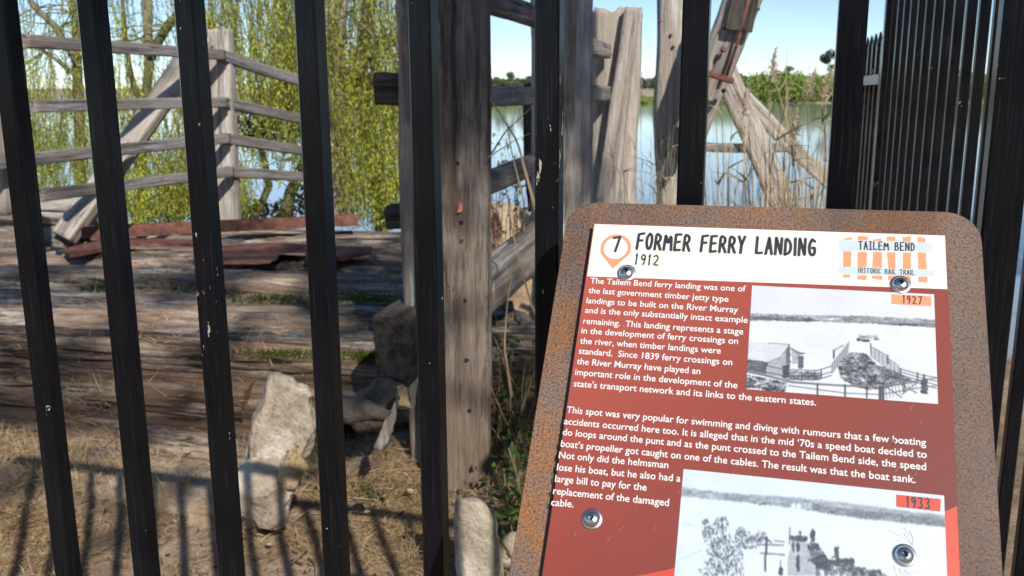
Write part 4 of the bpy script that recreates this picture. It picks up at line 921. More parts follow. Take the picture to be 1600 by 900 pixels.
# ================================================================== STONES
def rock(name, pix, d, thick, mat, label, cat='rock', seed=0, rough=.03):
    import bmesh
    g = random.Random(seed); bm = bmesh.new(); cx = sum(p[0] for p in pix)/len(pix); cy = sum(p[1] for p in pix)/len(pix)
    for x, y in pix:
        for q, s_ in ((-.5, .93), (-.2, 1.), (.5, .8)):
            bm.verts.new([float(c) for c in atd(cx+(x-cx)*s_, cy+(y-cy)*s_, d+q*thick+g.uniform(-.02, .02))])
    r = bmesh.ops.convex_hull(bm, input=bm.verts); bmesh.ops.delete(bm, geom=[e for e in r['geom_interior'] if isinstance(e, bmesh.types.BMVert)], context='VERTS')
    bmesh.ops.triangulate(bm, faces=bm.faces)
    for _ in range(3): bmesh.ops.subdivide_edges(bm, edges=[e for e in bm.edges if e.calc_length() > .022], cuts=1, use_grid_fill=True); bmesh.ops.triangulate(bm, faces=bm.faces)
    bmesh.ops.smooth_vert(bm, verts=bm.verts, factor=.18, use_axis_x=True, use_axis_y=True, use_axis_z=True)
    bm.normal_update(); co = np.array([v.co[:] for v in bm.verts]); k = (fbm(co[:, 0]*7, co[:, 1]*7, co[:, 2]*7, seed, 4)-.5)*rough*3.0-np.clip(1-np.abs(vnoise(co[:, 0]*9, co[:, 1]*9, co[:, 2]*9, seed+9)-.5)*14, 0, 1)*rough*.35+(fbm(co[:, 0]*30, co[:, 1]*30, co[:, 2]*30, seed+3, 2)-.5)*rough*.5
    for v, q in zip(bm.verts, k): v.co += v.normal*float(q)
    me = bpy.data.meshes.new(name); bm.to_mesh(me); bm.free(); me.materials.append(mat); me.polygons.foreach_set('use_smooth', [True]*len(me.polygons))
    o = bpy.data.objects.new(name, me); col.objects.link(o); WM[o.name] = Matrix.Identity(4); return tag(o, label, cat)
rock('limestone_slab', [(424, 584), (438, 582), (462, 598), (492, 608), (495, 645), (484, 690), (466, 722), (446, 765), (428, 832), (372, 832), (370, 765), (384, 705), (402, 655), (411, 612)], 3.05, .15, M_LIME2, 'tall pale limestone slab leaning upright against the lowest logs', seed=3)
rock('stone', [(362, 745), (392, 712), (440, 722), (458, 760), (446, 812), (400, 836), (362, 815)], 2.99, .12, M_LIME2, 'mottled tan stone at the left foot of the upright slab', seed=14, rough=.045)
rock('limestone_block', [(438, 700), (470, 690), (480, 730), (462, 766), (440, 770), (428, 740)], 2.98, .14, M_OCHRE, 'small ochre stone at the foot of the upright slab', seed=4)
rock('limestone_slab', [(712, 776), (745, 772), (768, 792), (775, 822), (768, 850), (792, 905), (775, 990), (735, 990), (718, 860), (704, 812)], 2.55, .12, M_LIME, 'cream broken slab on the ground at the foot of the brown pile', seed=5, rough=.02)
rock('stone', [(555, 612), (585, 590), (632, 596), (640, 628), (600, 648), (560, 640)], 3.5, .22, M_GREYR, 'grey brown flat stone under the dark timber end', seed=6)
rock('stone', [(538, 625), (570, 632), (612, 650), (600, 668), (560, 672), (536, 655)], 3.4, .2, M_GREYR, 'dark grey stone wedged lowest beneath the flat stone', seed=7)
rock('stone', [(616, 600), (634, 594), (642, 606), (642, 640), (622, 636)], 3.25, .12, M_OCHRE, 'small ochre faced stone beside the slim post', seed=8)
rock('wood_splinter', [(618, 626), (622, 660), (612, 690), (594, 706), (584, 700), (596, 660), (606, 640)], 3.1, .06, M_GREY, 'pale grey splintered wood chunk standing in dry grass', 'wood chunk', 9, .015)
rock('stone', [(790, 845), (806, 835), (812, 880), (800, 900), (786, 890)], 2.6, .1, M_LIME, 'thin pale stone half hidden by the sign edge', seed=10)
for i, (x, y, s_) in enumerate(((560, 792, 9), (574, 800, 6), (600, 776, 8), (640, 830, 9), (520, 860, 7), (300, 860, 6), (180, 815, 7), (420, 850, 6), (640, 768, 7))):
    rock('pebble', [(x-s_, y), (x-s_*.4, y-s_*.6), (x+s_*.7, y-s_*.5), (x+s_, y+s_*.2), (x, y+s_*.5)], float(np.linalg.norm((atz(x, y, .12)-EYEP)[:2]))*.985, .03, [M_GREYR, M_LIME, M_OCHRE][i % 3],
         ['grey brown pebble left of the brown pile foot', 'pale pebble among dry grass left of the pile foot', 'ochre pebble in the grass below the splintered wood', 'grey pebble low beside the fifth picket', 'pale pebble near the bottom edge by the fourth picket', 'ochre pebble low in the picket shadows', 'grey pebble below the fallen log', 'pale pebble beneath the upright slab', 'ochre pebble just under the long grass tuft'][i], 'pebble', 30+i, .006)

# ================================================================== PLANTS
def ribbons(P0, D, Ln, Wd, bend, C, segs=3, g=None, taper=.15, name=None):
    """flat tapering blades: roots P0, unit directions D, lengths, widths, bend vectors; returns V,F,C"""
    g = g or rng; n = len(P0); D = np.asarray(D, float); Ln = np.broadcast_to(Ln, n)[:, None]; Wd = np.broadcast_to(Wd, n)[:, None]
    side = np.cross(D, g.normal(size=(n, 3))); side /= np.linalg.norm(side, axis=1)[:, None]+1e-9
    L = []
    for k in range(segs+1):
        q = k/segs; c_ = P0+D*Ln*q+bend*Ln*q*q; wq = Wd*.5*(1-(1-taper)*q**1.5); L += [c_-side*wq, c_+side*wq]
    V = np.stack(L, 1).reshape(-1, 3); m_ = 2*(segs+1); b_ = np.arange(n)[:, None]*m_
    F = np.concatenate([np.stack([b_[:, 0]+2*k, b_[:, 0]+2*k+1, b_[:, 0]+2*k+3, b_[:, 0]+2*k+2], 1) for k in range(segs)])
    return V, F, np.repeat(C, m_, 0)
def merge(L):
    V, F, C, b_ = [], [], [], 0
    for v, f, c in L: V.append(v); F.append(f+b_); C.append(c); b_ += len(v)
    return np.vstack(V), np.vstack(F), np.vstack(C)
def shades(n, c0, c1, g, var=.25):
    t_ = g.random(n)[:, None]; return (np.asarray(c0)*(1-t_)+np.asarray(c1)*t_)*(1-var+2*var*g.random(n))[:, None]

M_BSTEM = simple('bramble_stem', (.30, .21, .13), .8)
# ---- weeping willows
WC0, WC1 = (.36, .42, .05), (.74, .71, .15)
def strands(zones, seed, leaf=.052, leafw=.012, c0=WC0, c1=WC1):
    """zones: (x0,x1,yend0,yend1,d0,d1,count,ztop0,ztop1)"""
    g = np.random.default_rng(seed); out = []; st = []
    for (x0, x1, e0, e1, d0, d1, n, z0, z1) in zones:
        for _ in range(n):
            d_ = g.uniform(d0, d1); x = g.uniform(x0, x1); e = atd(x, g.uniform(e0, e1), d_); zt = g.uniform(z0, z1)
            if zt < e[2]+.4: continue
            sw = g.normal(size=2)*.16; L = zt-e[2]; k = int(L/.022); q = (np.arange(k)+g.random(k))/k
            lo = g.uniform(.0, .25); q = lo+(1-lo)*q
            P = np.stack([e[0]+sw[0]*(1-q)**2*1.6+.03*np.sin(q*9+x), e[1]+sw[1]*(1-q)**2*1.6+.03*np.cos(q*7+x), e[2]+(1-q)*L], 1)
            P += g.normal(size=P.shape)*.018
            D = g.normal(size=P.shape)*.55; D[:, 2] -= .9; D /= np.linalg.norm(D, axis=1)[:, None]
            tone = .62+1.05*float(vnoise(x*.018, zt*1.1, d_*1.3, seed))+g.uniform(-.15, .15); C = shades(k, c0, c1, g, .2)*tone
            out.append((P, D, C)); st.append((e, sw, L, x))
    P = np.vstack([o[0] for o in out]); D = np.vstack([o[1] for o in out]); C = np.vstack([o[2] for o in out])
    s = g.uniform(.7, 1.3, len(P))[:, None]; side = np.cross(D, g.normal(size=P.shape)); side /= np.linalg.norm(side, axis=1)[:, None]
    V = np.stack([P, P+D*leaf*.45*s+side*leafw*s*.5, P+D*leaf*s, P+D*leaf*.45*s-side*leafw*s*.5], 1).reshape(-1, 3)
    leaves = (V, np.arange(len(V)).reshape(-1, 4), np.repeat(C, 4, 0))
    # twigs
    TV = []
    for e, sw, L, x in st:
        q = np.linspace(1, 0, 9); p = np.stack([e[0]+sw[0]*(1-q)**2*1.6+.03*np.sin(q*9+x), e[1]+sw[1]*(1-q)**2*1.6+.03*np.cos(q*7+x), e[2]+(1-q)*L], 1); TV.append(p)
    T = np.array(TV); n = len(T); wv = np.array([rt0*.003])
    A_ = T-wv; B_ = T+wv; VV = np.stack([A_, B_], 2).reshape(-1, 3); b_ = np.arange(n)[:, None]*18
    F = np.concatenate([np.stack([b_[:, 0]+2*k, b_[:, 0]+2*k+1, b_[:, 0]+2*k+3, b_[:, 0]+2*k+2], 1) for k in range(8)])
    return leaves, (VV, F, np.tile((.16, .13, .04), (len(VV), 1)))
def limb(px_pts, d, r0, r1, mat, par, nm='limb'):
    P = [atd(x, y, d+dd) for x, y, dd in px_pts]; Q = []
    for i in range(len(P)-1):
        for q in (0, .33, .66): Q.append(P[i]*(1-q)+P[i+1]*q+np.array([0, 0, .0]))
    Q.append(P[-1]); n = len(Q); rad = [(r0+(r1-r0)*i/(n-1))*random.uniform(.88, 1.12) for i in range(n)]
    V, F = tubevf(Q, rad, 12); V = np.array(V); V += ((fbm(V[:, 0]*14, V[:, 1]*14, V[:, 2]*14, 5, 3)-.5)*r0*.5)[:, None]*rt0
    return mk(nm, V, F, mat, par)
def twigs(par, starts, d, n, seed, mat=M_BARK, nm='twigs'):
    g = random.Random(seed); V, F = [], []
    for _ in range(n):
        x, y = g.choice(starts); dd = d+g.uniform(-.5, .5); pts = [atd(x, y, dd)]; an = g.uniform(0, 6.28); 
        for k in range(6):
            an += g.uniform(-.6, .6); x += 18*math.cos(an); y += 12*math.sin(an)+5*k*.5; pts.append(atd(x, y, dd+g.uniform(-.05, .05)))
        v, f = tubevf(pts, [.010*(1-k/7.5) for k in range(7)], 5); b_ = len(V); V += v; F += [tuple(i+b_ for i in q) for q in f]
    return tag(mk(nm, V, F, mat, par), kind='stuff')
def willow(label, loc, zones, limbs, tw, seed, d, mat=M_BARK):
    r = thing('willow_tree', label, 'tree', loc)
    for i, (pts, r0, r1) in enumerate(limbs): limb(pts, d, r0, r1, mat, r, 'trunk' if i == 0 else 'limb')
    lv, twg = strands(zones, seed)
    mk('foliage', *lv[:2], M_LEAF, r, None, False, lv[2]); mk('hanging_twigs', *twg[:2], M_LEAF, r, None, False, twg[2])
    if tw: twigs(r, tw, d, 45, seed)
    return r
willow('weeping willow furthest left with thin airy strands over bare branches', atd(125, 330, 12), [(-60, 60, 200, 330, 11, 13, 40, 3.2, 5.2), (40, 130, 150, 335, 11, 13, 50, 1.9, 3.0), (40, 130, 250, 345, 11.2, 13, 130, .9, 1.9)],
       [([(128, 350, 0), (124, 180, 0), (118, 40, .1), (112, -120, .2)], .07, .05), ([(121, 100, 0), (85, 40, -.1), (52, 10, -.2), (20, -40, 0)], .05, .02), ([(122, 120, 0), (90, 95, .1), (60, 75, .1), (20, 60, .2)], .035, .012), ([(118, 60, 0), (150, 20, .1), (178, -30, .1)], .05, .02)],
       [(110, 20), (90, 45), (60, 12), (70, 80), (120, 60)], 41, 12)
willow('weeping willow behind the pale post with dense green strands touching the logs', atd(215, 330, 11), [(130, 200, 300, 356, 10, 12, 80, .7, 1.9), (130, 300, 60, 330, 10, 12.5, 60, 2.0, 5.0), (190, 310, 320, 358, 9.6, 11, 230, .6, 1.9), (290, 520, 110, 230, 9.8, 12, 290, 2.0, 5.0), (400, 520, 180, 300, 10, 12, 80, 1.2, 3.0), (370, 400, 300, 352, 9.8, 11, 40, .5, 1.6), (440, 500, 120, 300, 9.8, 11, 60, 1.5, 3.0)],
       [([(214, 360, 0), (224, 200, 0), (233, 100, 0), (230, 20, .1), (222, -120, .2)], .065, .05), ([(233, 90, 0), (262, 40, -.1), (290, 5, -.2), (330, -50, 0)], .06, .03), ([(226, 180, 0), (205, 120, .1), (196, 60, .1), (188, -40, .2)], .04, .02), ([(440, 350, .3), (455, 300, .2), (480, 240, 0), (500, 190, 0)], .08, .04), ([(395, 350, .3), (420, 290, .2), (408, 230, 0), (440, 170, 0)], .05, .03)],
       [(262, 40), (300, 30), (220, 60), (440, 250), (420, 280), (460, 160), (400, 210)], 42, 10.8)
willow('bright weeping willow curtain hanging between the fourth picket and the slim post', atd(600, 330, 10.5), [(535, 650, 300, 362, 9.3, 11, 200, .8, 2.6), (505, 650, 60, 330, 9.3, 11.5, 140, 2.2, 5.0), (640, 690, 100, 350, 10, 11.5, 60, 1.5, 5.0)],
       [([(600, 360, 0), (585, 250, 0), (560, 120, 0), (575, 20, 0), (590, -100, 0)], .10, .07), ([(535, 118, -.3), (560, 108, -.3), (590, 80, -.2), (625, 55, -.2)], .07, .05), ([(515, 35, -.6), (545, 22, -.6), (578, 50, -.6), (598, 80, -.5), (625, 100, -.5)], .02, .012), ([(540, 20, -.5), (575, 10, -.5), (600, -20, -.5)], .018, .01)],
       [(560, 100), (600, 60), (610, 200)], 43, 10.3)
# dark undergrowth of roots and dead stems under the willows
cs = [atd(x, y, 11.2) for x, y in ((250, 330), (310, 320), (390, 200), (410, 215), (450, 190), (420, 340), (470, 330), (380, 330), (500, 300), (470, 150), (290, 300))]
V, F, C = leaf_cloud(cs, [(.3, .35, .22)]*len(cs), 3800, .085, (.05, .055, .012), (.15, .10, .04), 51, .35, .5)
tag(mk('bank_undergrowth', V, F, M_LEAF, None, None, False, C), kind='stuff', label='dark brown green undergrowth below the willows')

# ---- reeds
RC0, RC1 = (.52, .40, .22), (.78, .66, .44)
def reed(base, top, g, plume=False, r=.0045, nleaf=3, dark=1.0):
    base, top = np.asarray(base, float), np.asarray(top, float); L = np.linalg.norm(top-base); bow = g.normal(size=3)*.028*L; bow[2] = 0
    q = np.linspace(0, 1, 7); pts = base+(top-base)*q[:, None]+bow*np.sin(q*np.pi)[:, None]
    V, F = tubevf(pts, [r*(1-.7*k) for k in q], 4); V = np.array(V); F4 = np.array([f for f in F if len(f) == 4][:24])
    c = shades(1, RC0, RC1, g, .15)[0]*dark; out = [(V, F4, np.tile(c, (len(V), 1)))]
    for _ in range(nleaf):
        i = g.integers(1, 6); D = np.array([g.normal(), g.normal()*.5, g.uniform(.6, 1.6)]); D /= np.linalg.norm(D)
        out.append(ribbons(pts[i][None], D[None], L*g.uniform(.12, .24), r*2.4, np.array([[g.normal()*.3, 0, -g.uniform(.0, .6)]]), c[None]*g.uniform(.8, 1.1), 4, g))
    if plume:
        n = 150; q = g.random(n)[:, None]; pd = (top-base)/L; P = top-pd*.02+pd*.17*q+np.array([1, 0, 0])*.05*q**2
        D = g.normal(size=(n, 3))*.55+pd+np.array([.5, 0, -.3]); D /= np.linalg.norm(D, axis=1)[:, None]
        out.append(ribbons(P, D, .055*(1.2-q[:, 0]), .006, np.tile([0, 0, -.25], (n, 1)), shades(n, (.62, .48, .34), (.85, .72, .56), g), 2, g))
    return merge(out)
g = np.random.default_rng(61)
big = [(1160, 330, 1180, 62, 5.2, 0), (1222, 330, 1230, 78, 5.0, 0), (1195, 330, 1238, 130, 4.4, 0), (1240, 200, 1208, 118, 5.0, 1), (1268, 325, 1276, 112, 5.3, 0), (1262, 330, 1284, 148, 5.0, 1), (1275, 330, 1262, 150, 5.1, 1), (1140, 330, 1152, 130, 5.5, 0), (1128, 330, 1126, 136, 5.4, 0), (1210, 325, 1204, 140, 5.2, 0),
       (1244, 325, 1266, 95, 5.6, 0), (1180, 325, 1160, 175, 5.0, 1), (1280, 330, 1240, 215, 4.6, 1), (1288, 330, 1292, 110, 5.5, 0), (1112, 325, 1118, 190, 4.8, 0), (1232, 325, 1214, 160, 4.9, 0), (1190, 325, 1186, 168, 4.7, 0)]
for i, (x0, y0, x1, y1, d_, pl_) in enumerate(big):
    b_ = atd(x0, y0+60, d_); V, F, C = reed(b_, atd(x1, y1, d_), g, bool(pl_), .0058)
    o = mk('dry_reed', V, F, M_STRAW, None, None, True, C)
    ordn = ['first', 'second', 'third', 'fourth', 'fifth', 'sixth', 'seventh', 'eighth', 'ninth', 'tenth', 'eleventh', 'twelfth']
    xs_ = sorted(q[2] for q in big if q[5] == pl_); w_ = ordn[xs_.index(x1)]
    tag(o, ('tan reed with drooping feathery plume, %s plumed one right of the leaning frame' if pl_ else 'thin bare tan reed stem, its tip %s from the leaning frame') % w_, 'reed', 'plumed dry reeds' if pl_ else 'bare dry reed stems')
L = []
for _ in range(210):
    x = g.uniform(1100, 1300); d_ = g.uniform(4.2, 6.8); L.append(reed(atd(x, 400, d_), atd(x+g.normal()*16, g.uniform(150, 310), d_), g, g.random() < .03, g.uniform(.0016, .0036), int(g.integers(0, 2)), g.uniform(.95, 1.3)))
for _ in range(60):
    x = g.uniform(905, 1065); d_ = g.uniform(4.6, 6.2); L.append(reed(atd(x, 400, d_), atd(x+g.normal()*22, g.uniform(190, 320), d_), g, False, g.uniform(.0016, .0034), 2, g.uniform(.6, 1.1)))
for _ in range(26):
    x = g.uniform(770, 840); d_ = g.uniform(3.8, 5.2); L.append(reed(atd(x, 400, d_), atd(x+g.normal()*22, g.uniform(230, 340), d_), g, False, g.uniform(.002, .0035), 3, g.uniform(.4, .9)))
V, F, C = merge(L); tag(mk('dry_reeds', V, F, M_STRAW, None, None, True, C), kind='stuff', label='thicket of dry tan reeds at the water edge')
# long bent reed leaves in front of the gap beside the big pile
for (pts, w_, lab) in (([(838, 330), (808, 220), (765, 152)], .006, 'longest bent dry reed leaf crossing the gap beside the brown pile'), ([(768, 240), (790, 205), (826, 172), (836, 160)], .004, 'short dry reed leaf slanting down left in the gap beside the brown pile'), ([(762, 246), (800, 222), (828, 208)], .0045, 'dark dry reed leaf lying nearly level in the gap beside the brown pile'), ([(820, 320), (800, 240), (790, 180)], .0035, 'upright dark reed leaf in the gap beside the brown pile'),
                      ([(850, 520), (828, 470), (800, 360), (792, 300)], .005, 'dry reed leaf hanging before the sloping beam'), ([(800, 620), (788, 540), (793, 470), (800, 430)], .004, 'pale dry reed leaf below the sloping beam')):
    P = np.array([atd(x, y, 3.25) for x, y in pts]); q = np.linspace(0, len(P)-1, 14); C3 = np.array([[np.interp(a, range(len(P)), P[:, k]) for k in range(3)] for a in q])
    n = len(C3); wv = np.linspace(w_, w_*.3, n)[:, None]*rt0; V = np.stack([C3-wv, C3+wv-fh*.002], 1).reshape(-1, 3)
    F = np.array([(2*i, 2*i+1, 2*i+3, 2*i+2) for i in range(n-1)]); tag(mk('reed_leaf', V, F, M_STRAW, None, None, True, np.tile((.45, .34, .2), (len(V), 1))), lab, 'reed leaf')

# ---- dry grass, straw, moss
def on_ground(x, y):
    x = np.asarray(x, float); y = np.asarray(y, float); q = fw*FPX+(x-800)[..., None]*r_-(y-450)[..., None]*u_; z = np.full(x.shape, .1)
    for _ in range(6):
        P = EYEP+q*((z-EYE)/q[..., 2])[..., None]; z = hgt(P[..., 0], P[..., 1])
    return EYEP+q*((z-EYE)/q[..., 2])[..., None]
def grass(regions, c0, c1, seed, hmin, hmax, wd, flat=.5):
    g = np.random.default_rng(seed); P, H = [], []
    for (x0, x1, y0, y1, n, hs) in regions:
        P.append(on_ground(g.uniform(x0, x1, n), g.uniform(y0, y1, n))-np.array([0, 0, .006])); H.append(np.full(n, hs))
    P = np.vstack(P); H = np.concatenate(H); kp = vnoise(P[:, 0]*6, P[:, 1]*6, 0, seed)+g.random(len(P))*.35 > .52; P, H = P[kp], H[kp]; H = H*(.6+.9*vnoise(P[:, 0]*9, P[:, 1]*9, 3, seed)); n = len(P); D = g.normal(size=(n, 3)); D[:, 2] = np.abs(D[:, 2])*.6+g.uniform(.1, 1.2, n)*(1-flat); D /= np.linalg.norm(D, axis=1)[:, None]
    b_ = g.normal(size=(n, 3))*.35; b_[:, 2] = -g.uniform(.1, .6, n)
    return ribbons(P, D, g.uniform(hmin, hmax, n)*H, wd, b_, shades(n, c0, c1, g, .3), 3, g)
V, F, C = grass([(-40, 135, 700, 920, 5200, 1.), (-40, 420, 650, 920, 3600, .8), (500, 660, 640, 780, 3400, 1.1), (380, 700, 770, 920, 6200, .9), (690, 860, 700, 920, 3800, 1.2), (765, 850, 560, 760, 1600, 1.4), (0, 200, 630, 720, 1500, .7), (640, 700, 600, 900, 900, 1.2), (380, 560, 680, 800, 1400, 1.)], (.31, .205, .105), (.66, .50, .30), 71, .03, .11, .0032, .55)
tag(mk('dry_grass', V, F, M_STRAW, None, None, True, C), kind='stuff', label='matted dry straw coloured grass and litter')
V, F, C = grass([(300, 345, 765, 800, 260, 1.2), (480, 560, 640, 700, 120, 1), (560, 600, 740, 800, 220, 1.2), (470, 500, 690, 750, 200, 1.), (560, 640, 760, 800, 150, 1), (765, 800, 720, 790, 300, 1.2)], (.05, .09, .02), (.13, .19, .05), 72, .03, .09, .004, .3)
tag(mk('green_grass', V, F, M_LEAF, None, None, True, C), kind='stuff', label='small green grass shoots among the litter')
g = np.random.default_rng(77); n = 1500; P = on_ground(g.uniform(-20, 860, n), g.uniform(650, 910, n))+np.array([0, 0, .008]); D = g.normal(size=(n, 3)); D[:, 2] *= .25; D /= np.linalg.norm(D, axis=1)[:, None]
V, F, C = ribbons(P, D, g.uniform(.012, .04, n), g.uniform(.006, .016, n), g.normal(size=(n, 3))*.3+np.array([0, 0, .25]), shades(n, (.10, .055, .03), (.42, .28, .16), g, .35), 3, g, .2)
tag(mk('leaf_litter', V, F, M_STRAW, None, None, True, C), kind='stuff', label='brown fallen leaves and bark flakes on the ground')
V, F = [], []
for _ in range(60):
    p = on_ground(np.array(g.uniform(-20, 860)), np.array(g.uniform(650, 900)))+np.array([0, 0, .012]); a_ = g.uniform(0, 6.28); L_ = g.uniform(.05, .28); d_ = np.array([math.cos(a_), math.sin(a_), g.normal()*.08])
    v, f = tubevf([p, p+d_*L_*.5+g.normal(size=3)*.012, p+d_*L_], [.0035, .003, .0015], 5); b_ = len(V); V += v; F += [tuple(i+b_ for i in q) for q in f]
tag(mk('fallen_twigs', V, F, M_BSTEM, None, None, True), kind='stuff', label='thin fallen twigs scattered on the ground')
# things growing and lying on the logs
bpy.context.view_layer.update()
VA, FA = [], []
for o in dk.children:
    M = WM[o.name]; b_ = len(VA); VA += [M @ v.co for v in o.data.vertices]; FA += [tuple(i+b_ for i in p.vertices) for p in o.data.polygons]
BV = BVHTree.FromPolygons(VA, FA)
def on_logs(x, y):
    q = ray(x, y); h = BV.ray_cast(Vector([float(c) for c in EYEP]), Vector([float(c) for c in q/np.linalg.norm(q)])); return None if h[0] is None else np.array(h[0])
def scatter(regions, hmin, hmax, wd, c0, c1, seed, up=.6):
    g = np.random.default_rng(seed); P = []
    for (x0, x1, y0, y1, n) in regions:
        for _ in range(n):
            u = g.normal()*.33; v_ = g.normal()*.33
            p = on_logs((x0+x1)/2+(x1-x0)/2*np.clip(u*1.6, -1, 1), (y0+y1)/2+(y1-y0)/2*np.clip(v_*1.6, -1, 1))
            if p is not None: P.append(p)
    P = np.array(P); n = len(P); D = g.normal(size=(n, 3)); D[:, 2] = np.abs(D[:, 2])+up; D /= np.linalg.norm(D, axis=1)[:, None]
    return ribbons(P, D, g.uniform(hmin, hmax, n), wd, g.normal(size=(n, 3))*.3, shades(n, c0, c1, g, .25), 2, g)
BVl = BV; M = WM[FLOG.name]; BV = BVHTree.FromPolygons([M @ v.co for v in FLOG.data.vertices], [tuple(p.vertices) for p in FLOG.data.polygons])
V, F, C = scatter([(-40, 420, 620, 800, 1700), (-40, 150, 640, 780, 1500)], .02, .08, .0035, (.34, .23, .11), (.70, .54, .32), 88, .05)
tag(mk('straw_on_log', V, F, M_STRAW, None, None, True, C), kind='stuff', label='dry straw and litter caught on the half buried log'); BV = BVl
V, F, C = scatter([(365, 480, 462, 476, 520), (470, 640, 462, 474, 600), (365, 530, 548, 562, 420), (530, 600, 550, 568, 330), (128, 166, 450, 458, 130), (415, 475, 402, 410, 160), (600, 640, 500, 512, 120), (60, 200, 436, 444, 150), (120, 140, 390, 396, 60), (640, 800, 540, 640, 120)], .012, .035, .006, (.05, .09, .012), (.15, .21, .03), 81)
tag(mk('moss', V, F, M_LEAF, None, None, True, C), kind='stuff', label='green moss in the seams between logs')
V, F, C = scatter([(212, 312, 436, 460, 420), (90, 200, 600, 650, 200), (0, 640, 380, 640, 500), (360, 400, 690, 720, 80)], .03, .11, .004, (.40, .30, .18), (.66, .54, .38), 82, .1)
tag(mk('straw_litter', V, F, M_STRAW, None, None, True, C), kind='stuff', label='pale straw and fine twigs caught on the logs')

# ---- bramble right of the big pile
def bush(label, pts, d, n, seed, nst, c0, c1, leaf=.022, cat='bush'):
    g = np.random.default_rng(seed); B = on_ground(pts[0][0], pts[0][1]); r = thing('bramble_bush', label, cat, B)
    V, F = [], []; tips = []
    for _ in range(nst):
        x, y = pts[g.integers(len(pts))]; dd = d+g.uniform(-.25, .3); a = atd(x+g.normal()*15, min(y+160, 900), dd); 
        mid_ = atd(x+g.normal()*18, y+50, dd+g.normal()*.1); e = atd(x+g.normal()*26, y-g.uniform(0, 70), dd+g.normal()*.12)
        q = np.linspace(0, 1, 7)[:, None]; p = a*(1-q)**2+2*mid_*q*(1-q)+e*q*q; v, f = tubevf(p, [.0032*(1-.6*k) for k in np.linspace(0, 1, 7)], 4); b_ = len(V); V += v; F += [tuple(i+b_ for i in k) for k in f]; tips.append(p)
    mk('stems', V, F, M_BSTEM, r)
    T = np.vstack(tips); P = T[g.integers(len(T), size=n)]+g.normal(size=(n, 3))*.035; D = g.normal(size=(n, 3)); D /= np.linalg.norm(D, axis=1)[:, None]
    V, F, C = ribbons(P, D, leaf*g.uniform(.6, 1.4, n), leaf*.7, g.normal(size=(n, 3))*.3, shades(n, c0, c1, g, .3), 2, g, .3)
    mk('leaves', V, F, M_LEAF, r, None, True, C)
bush('green leafed bramble with bare tan stems between the brown pile and the sign', [(790, 560), (815, 600), (800, 660), (830, 540), (785, 700), (810, 740)], 3.75, 900, 91, 60, (.035, .07, .015), (.13, .20, .035))  # leaf greens darkened in place of shade on the bush
bush('low green creeper at the foot of the brown pile beside the cream slab', [(795, 770), (810, 800), (820, 760)], 3.0, 700, 92, 14, (.04, .08, .02), (.13, .2, .05), .026)
bush('yellow green sapling growing low over the river behind the gap beside the brown pile', [(775, 275), (770, 265), (805, 270)], 7.5, 110, 93, 9, (.30, .34, .10), (.48, .50, .18), .05)

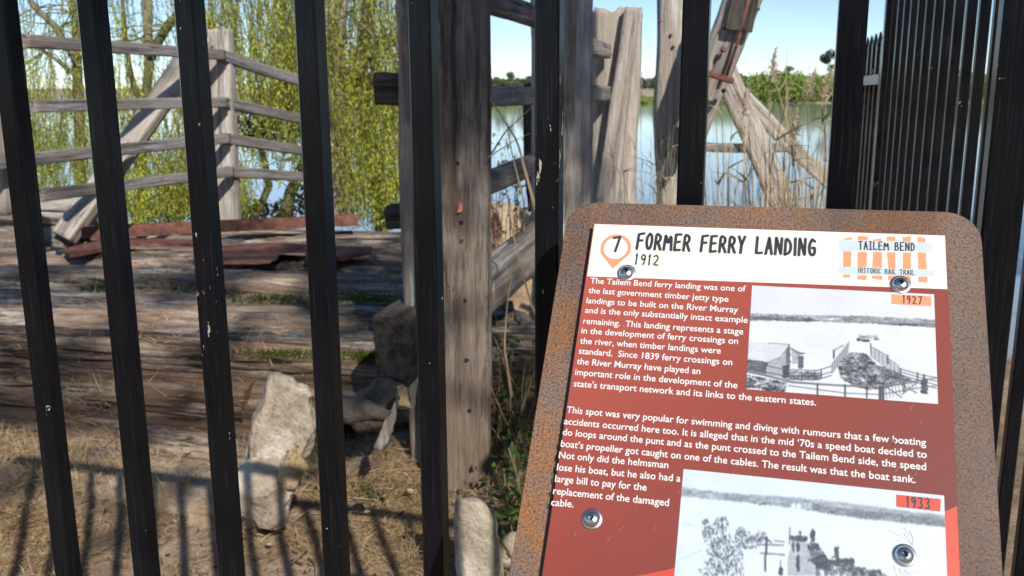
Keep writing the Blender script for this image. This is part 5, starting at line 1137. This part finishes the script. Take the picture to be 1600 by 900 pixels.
# ---- trees standing behind the viewer: the first shades the landing, the rest darken reflections
def sp_(s, l, z): return np.array([-math.sin(SUN_HEAD)*s+math.cos(SUN_HEAD)*l, math.cos(SUN_HEAD)*s+math.sin(SUN_HEAD)*l, z])
TE = math.tan(SUN_EL)
def gum(label, base, clumps, n, seed, leaf=.16, side=None):
    r = thing('gum_tree', label, 'tree', base); g = random.Random(seed); cs = np.array([c[0] for c in clumps]); top = cs.mean(0)
    trunk = [base, base*.6+np.array([*(base*.0+top*.05+base*.35)[:2], 0])*1.0+np.array([0, 0, top[2]*.4]), top-np.array([0, 0, .6])]
    trunk[1] = base+(top-base)*.5+np.array([.2, 0, 0])
    if side is not None: trunk = [base, base+np.array([0, 0, 5.]), side]; trunk[1] = (base+side)/2+np.array([.1, .1, .3])
    mk('trunk', *tubevf(trunk, [.28, .2, .1], 12), M_PBARK, r)
    V, F = [], []
    for c_ in cs:
        v, f = tubevf([trunk[1]+(trunk[2]-trunk[1])*g.uniform(.3, 1) if side is None else trunk[2]-np.array([0, 0, g.uniform(0, .3)]), (trunk[2]+c_)/2+np.array([0, 0, .3]), c_], [.06, .04, .015], 6); b_ = len(V); V += v; F += [tuple(i+b_ for i in q) for q in f]
    mk('limb', V, F, M_PBARK, r)
    V, F, C = leaf_cloud(cs, [c[1] for c in clumps], n, leaf, (.04, .07, .02), (.10, .13, .05), seed, .45, .6); mk('crown', V, F, M_VC, r, None, False, C)
def W(wv, l, s): return sp_(s, l, wv-s*TE)
# (w, l) is where a clump's shade falls: see the pile tops, second pile and the logs
cl = []
gg = random.Random(5)
for (wv, l, rw) in [(3.85, .85, .40), (3.95, 1.2, .36), (4.3, 1.0, .42), (4.6, 1.35, .38), (4.3, 1.75, .40), (4.8, 1.9, .42), (4.2, 2.2, .35), (5.2, 1.75, .34), (4.6, 2.2, .3), (4.9, .9, .28)]:
    s_ = gg.uniform(-7.2, -5.4); cl.append((W(wv, l, s_), (rw, .5, rw*.9)))
for (wv, l, rw) in [(4.35, .1, .24), (4.45, -1.1, .26), (5.0, -1.8, .2), (5.6, .4, .2), (4.3, -2.6, .26), (3.65, .2, .15), (2.98, .72, .15), (2.72, .62, .13), (2.85, 1.40, .19), (3.2, 1.42, .2), (2.5, 1.35, .14), (2.72, -.75, .11), (3.05, -.2, .10), (2.5, -.2, .08), (6.5, -1.2, .34), (6.8, -.6, .3), (7.2, -.2, .26), (5.9, -2.2, .3), (4.0, -1.3, .16), (3.75, -.5, .13), (3.9, -2.1, .2)]:
    s_ = gg.uniform(-7.4, -5.2); cl.append((W(wv, l, s_), (rw, .4, rw*.8)))
gum('gum tree behind the viewer casting dappled shade', sp_(-6.4, -5.2, 0), cl, 5600, 101, .12, sp_(-6.3, -4.0, 8.9))
for i, (s_, l) in enumerate(((-15, 5), (-16, -3), (-13, 11), (-14, -10), (-4, 13), (-9, 14), (3, 15))):  # unseen trees added so the black fence bars reflect something dark
    b_ = sp_(s_, l, 0); cl = [(b_+np.array([gg.uniform(-2.6, 2.6), gg.uniform(-2.6, 2.6), gg.uniform(1.6, 7.2)]), (1.3, 1.3, 1.0)) for _ in range(22)]
    gum('broad gum tree added behind the viewer for dark reflections, '+['back right', 'back left', 'far right', 'far left', 'near right', 'middle right', 'ahead right'][i]+' of the group', b_, cl, 6000, 110+i, .45)
for o in bpy.data.objects:
    if o.name.startswith('gum_tree'): o['group'] = 'gum trees behind the viewer'
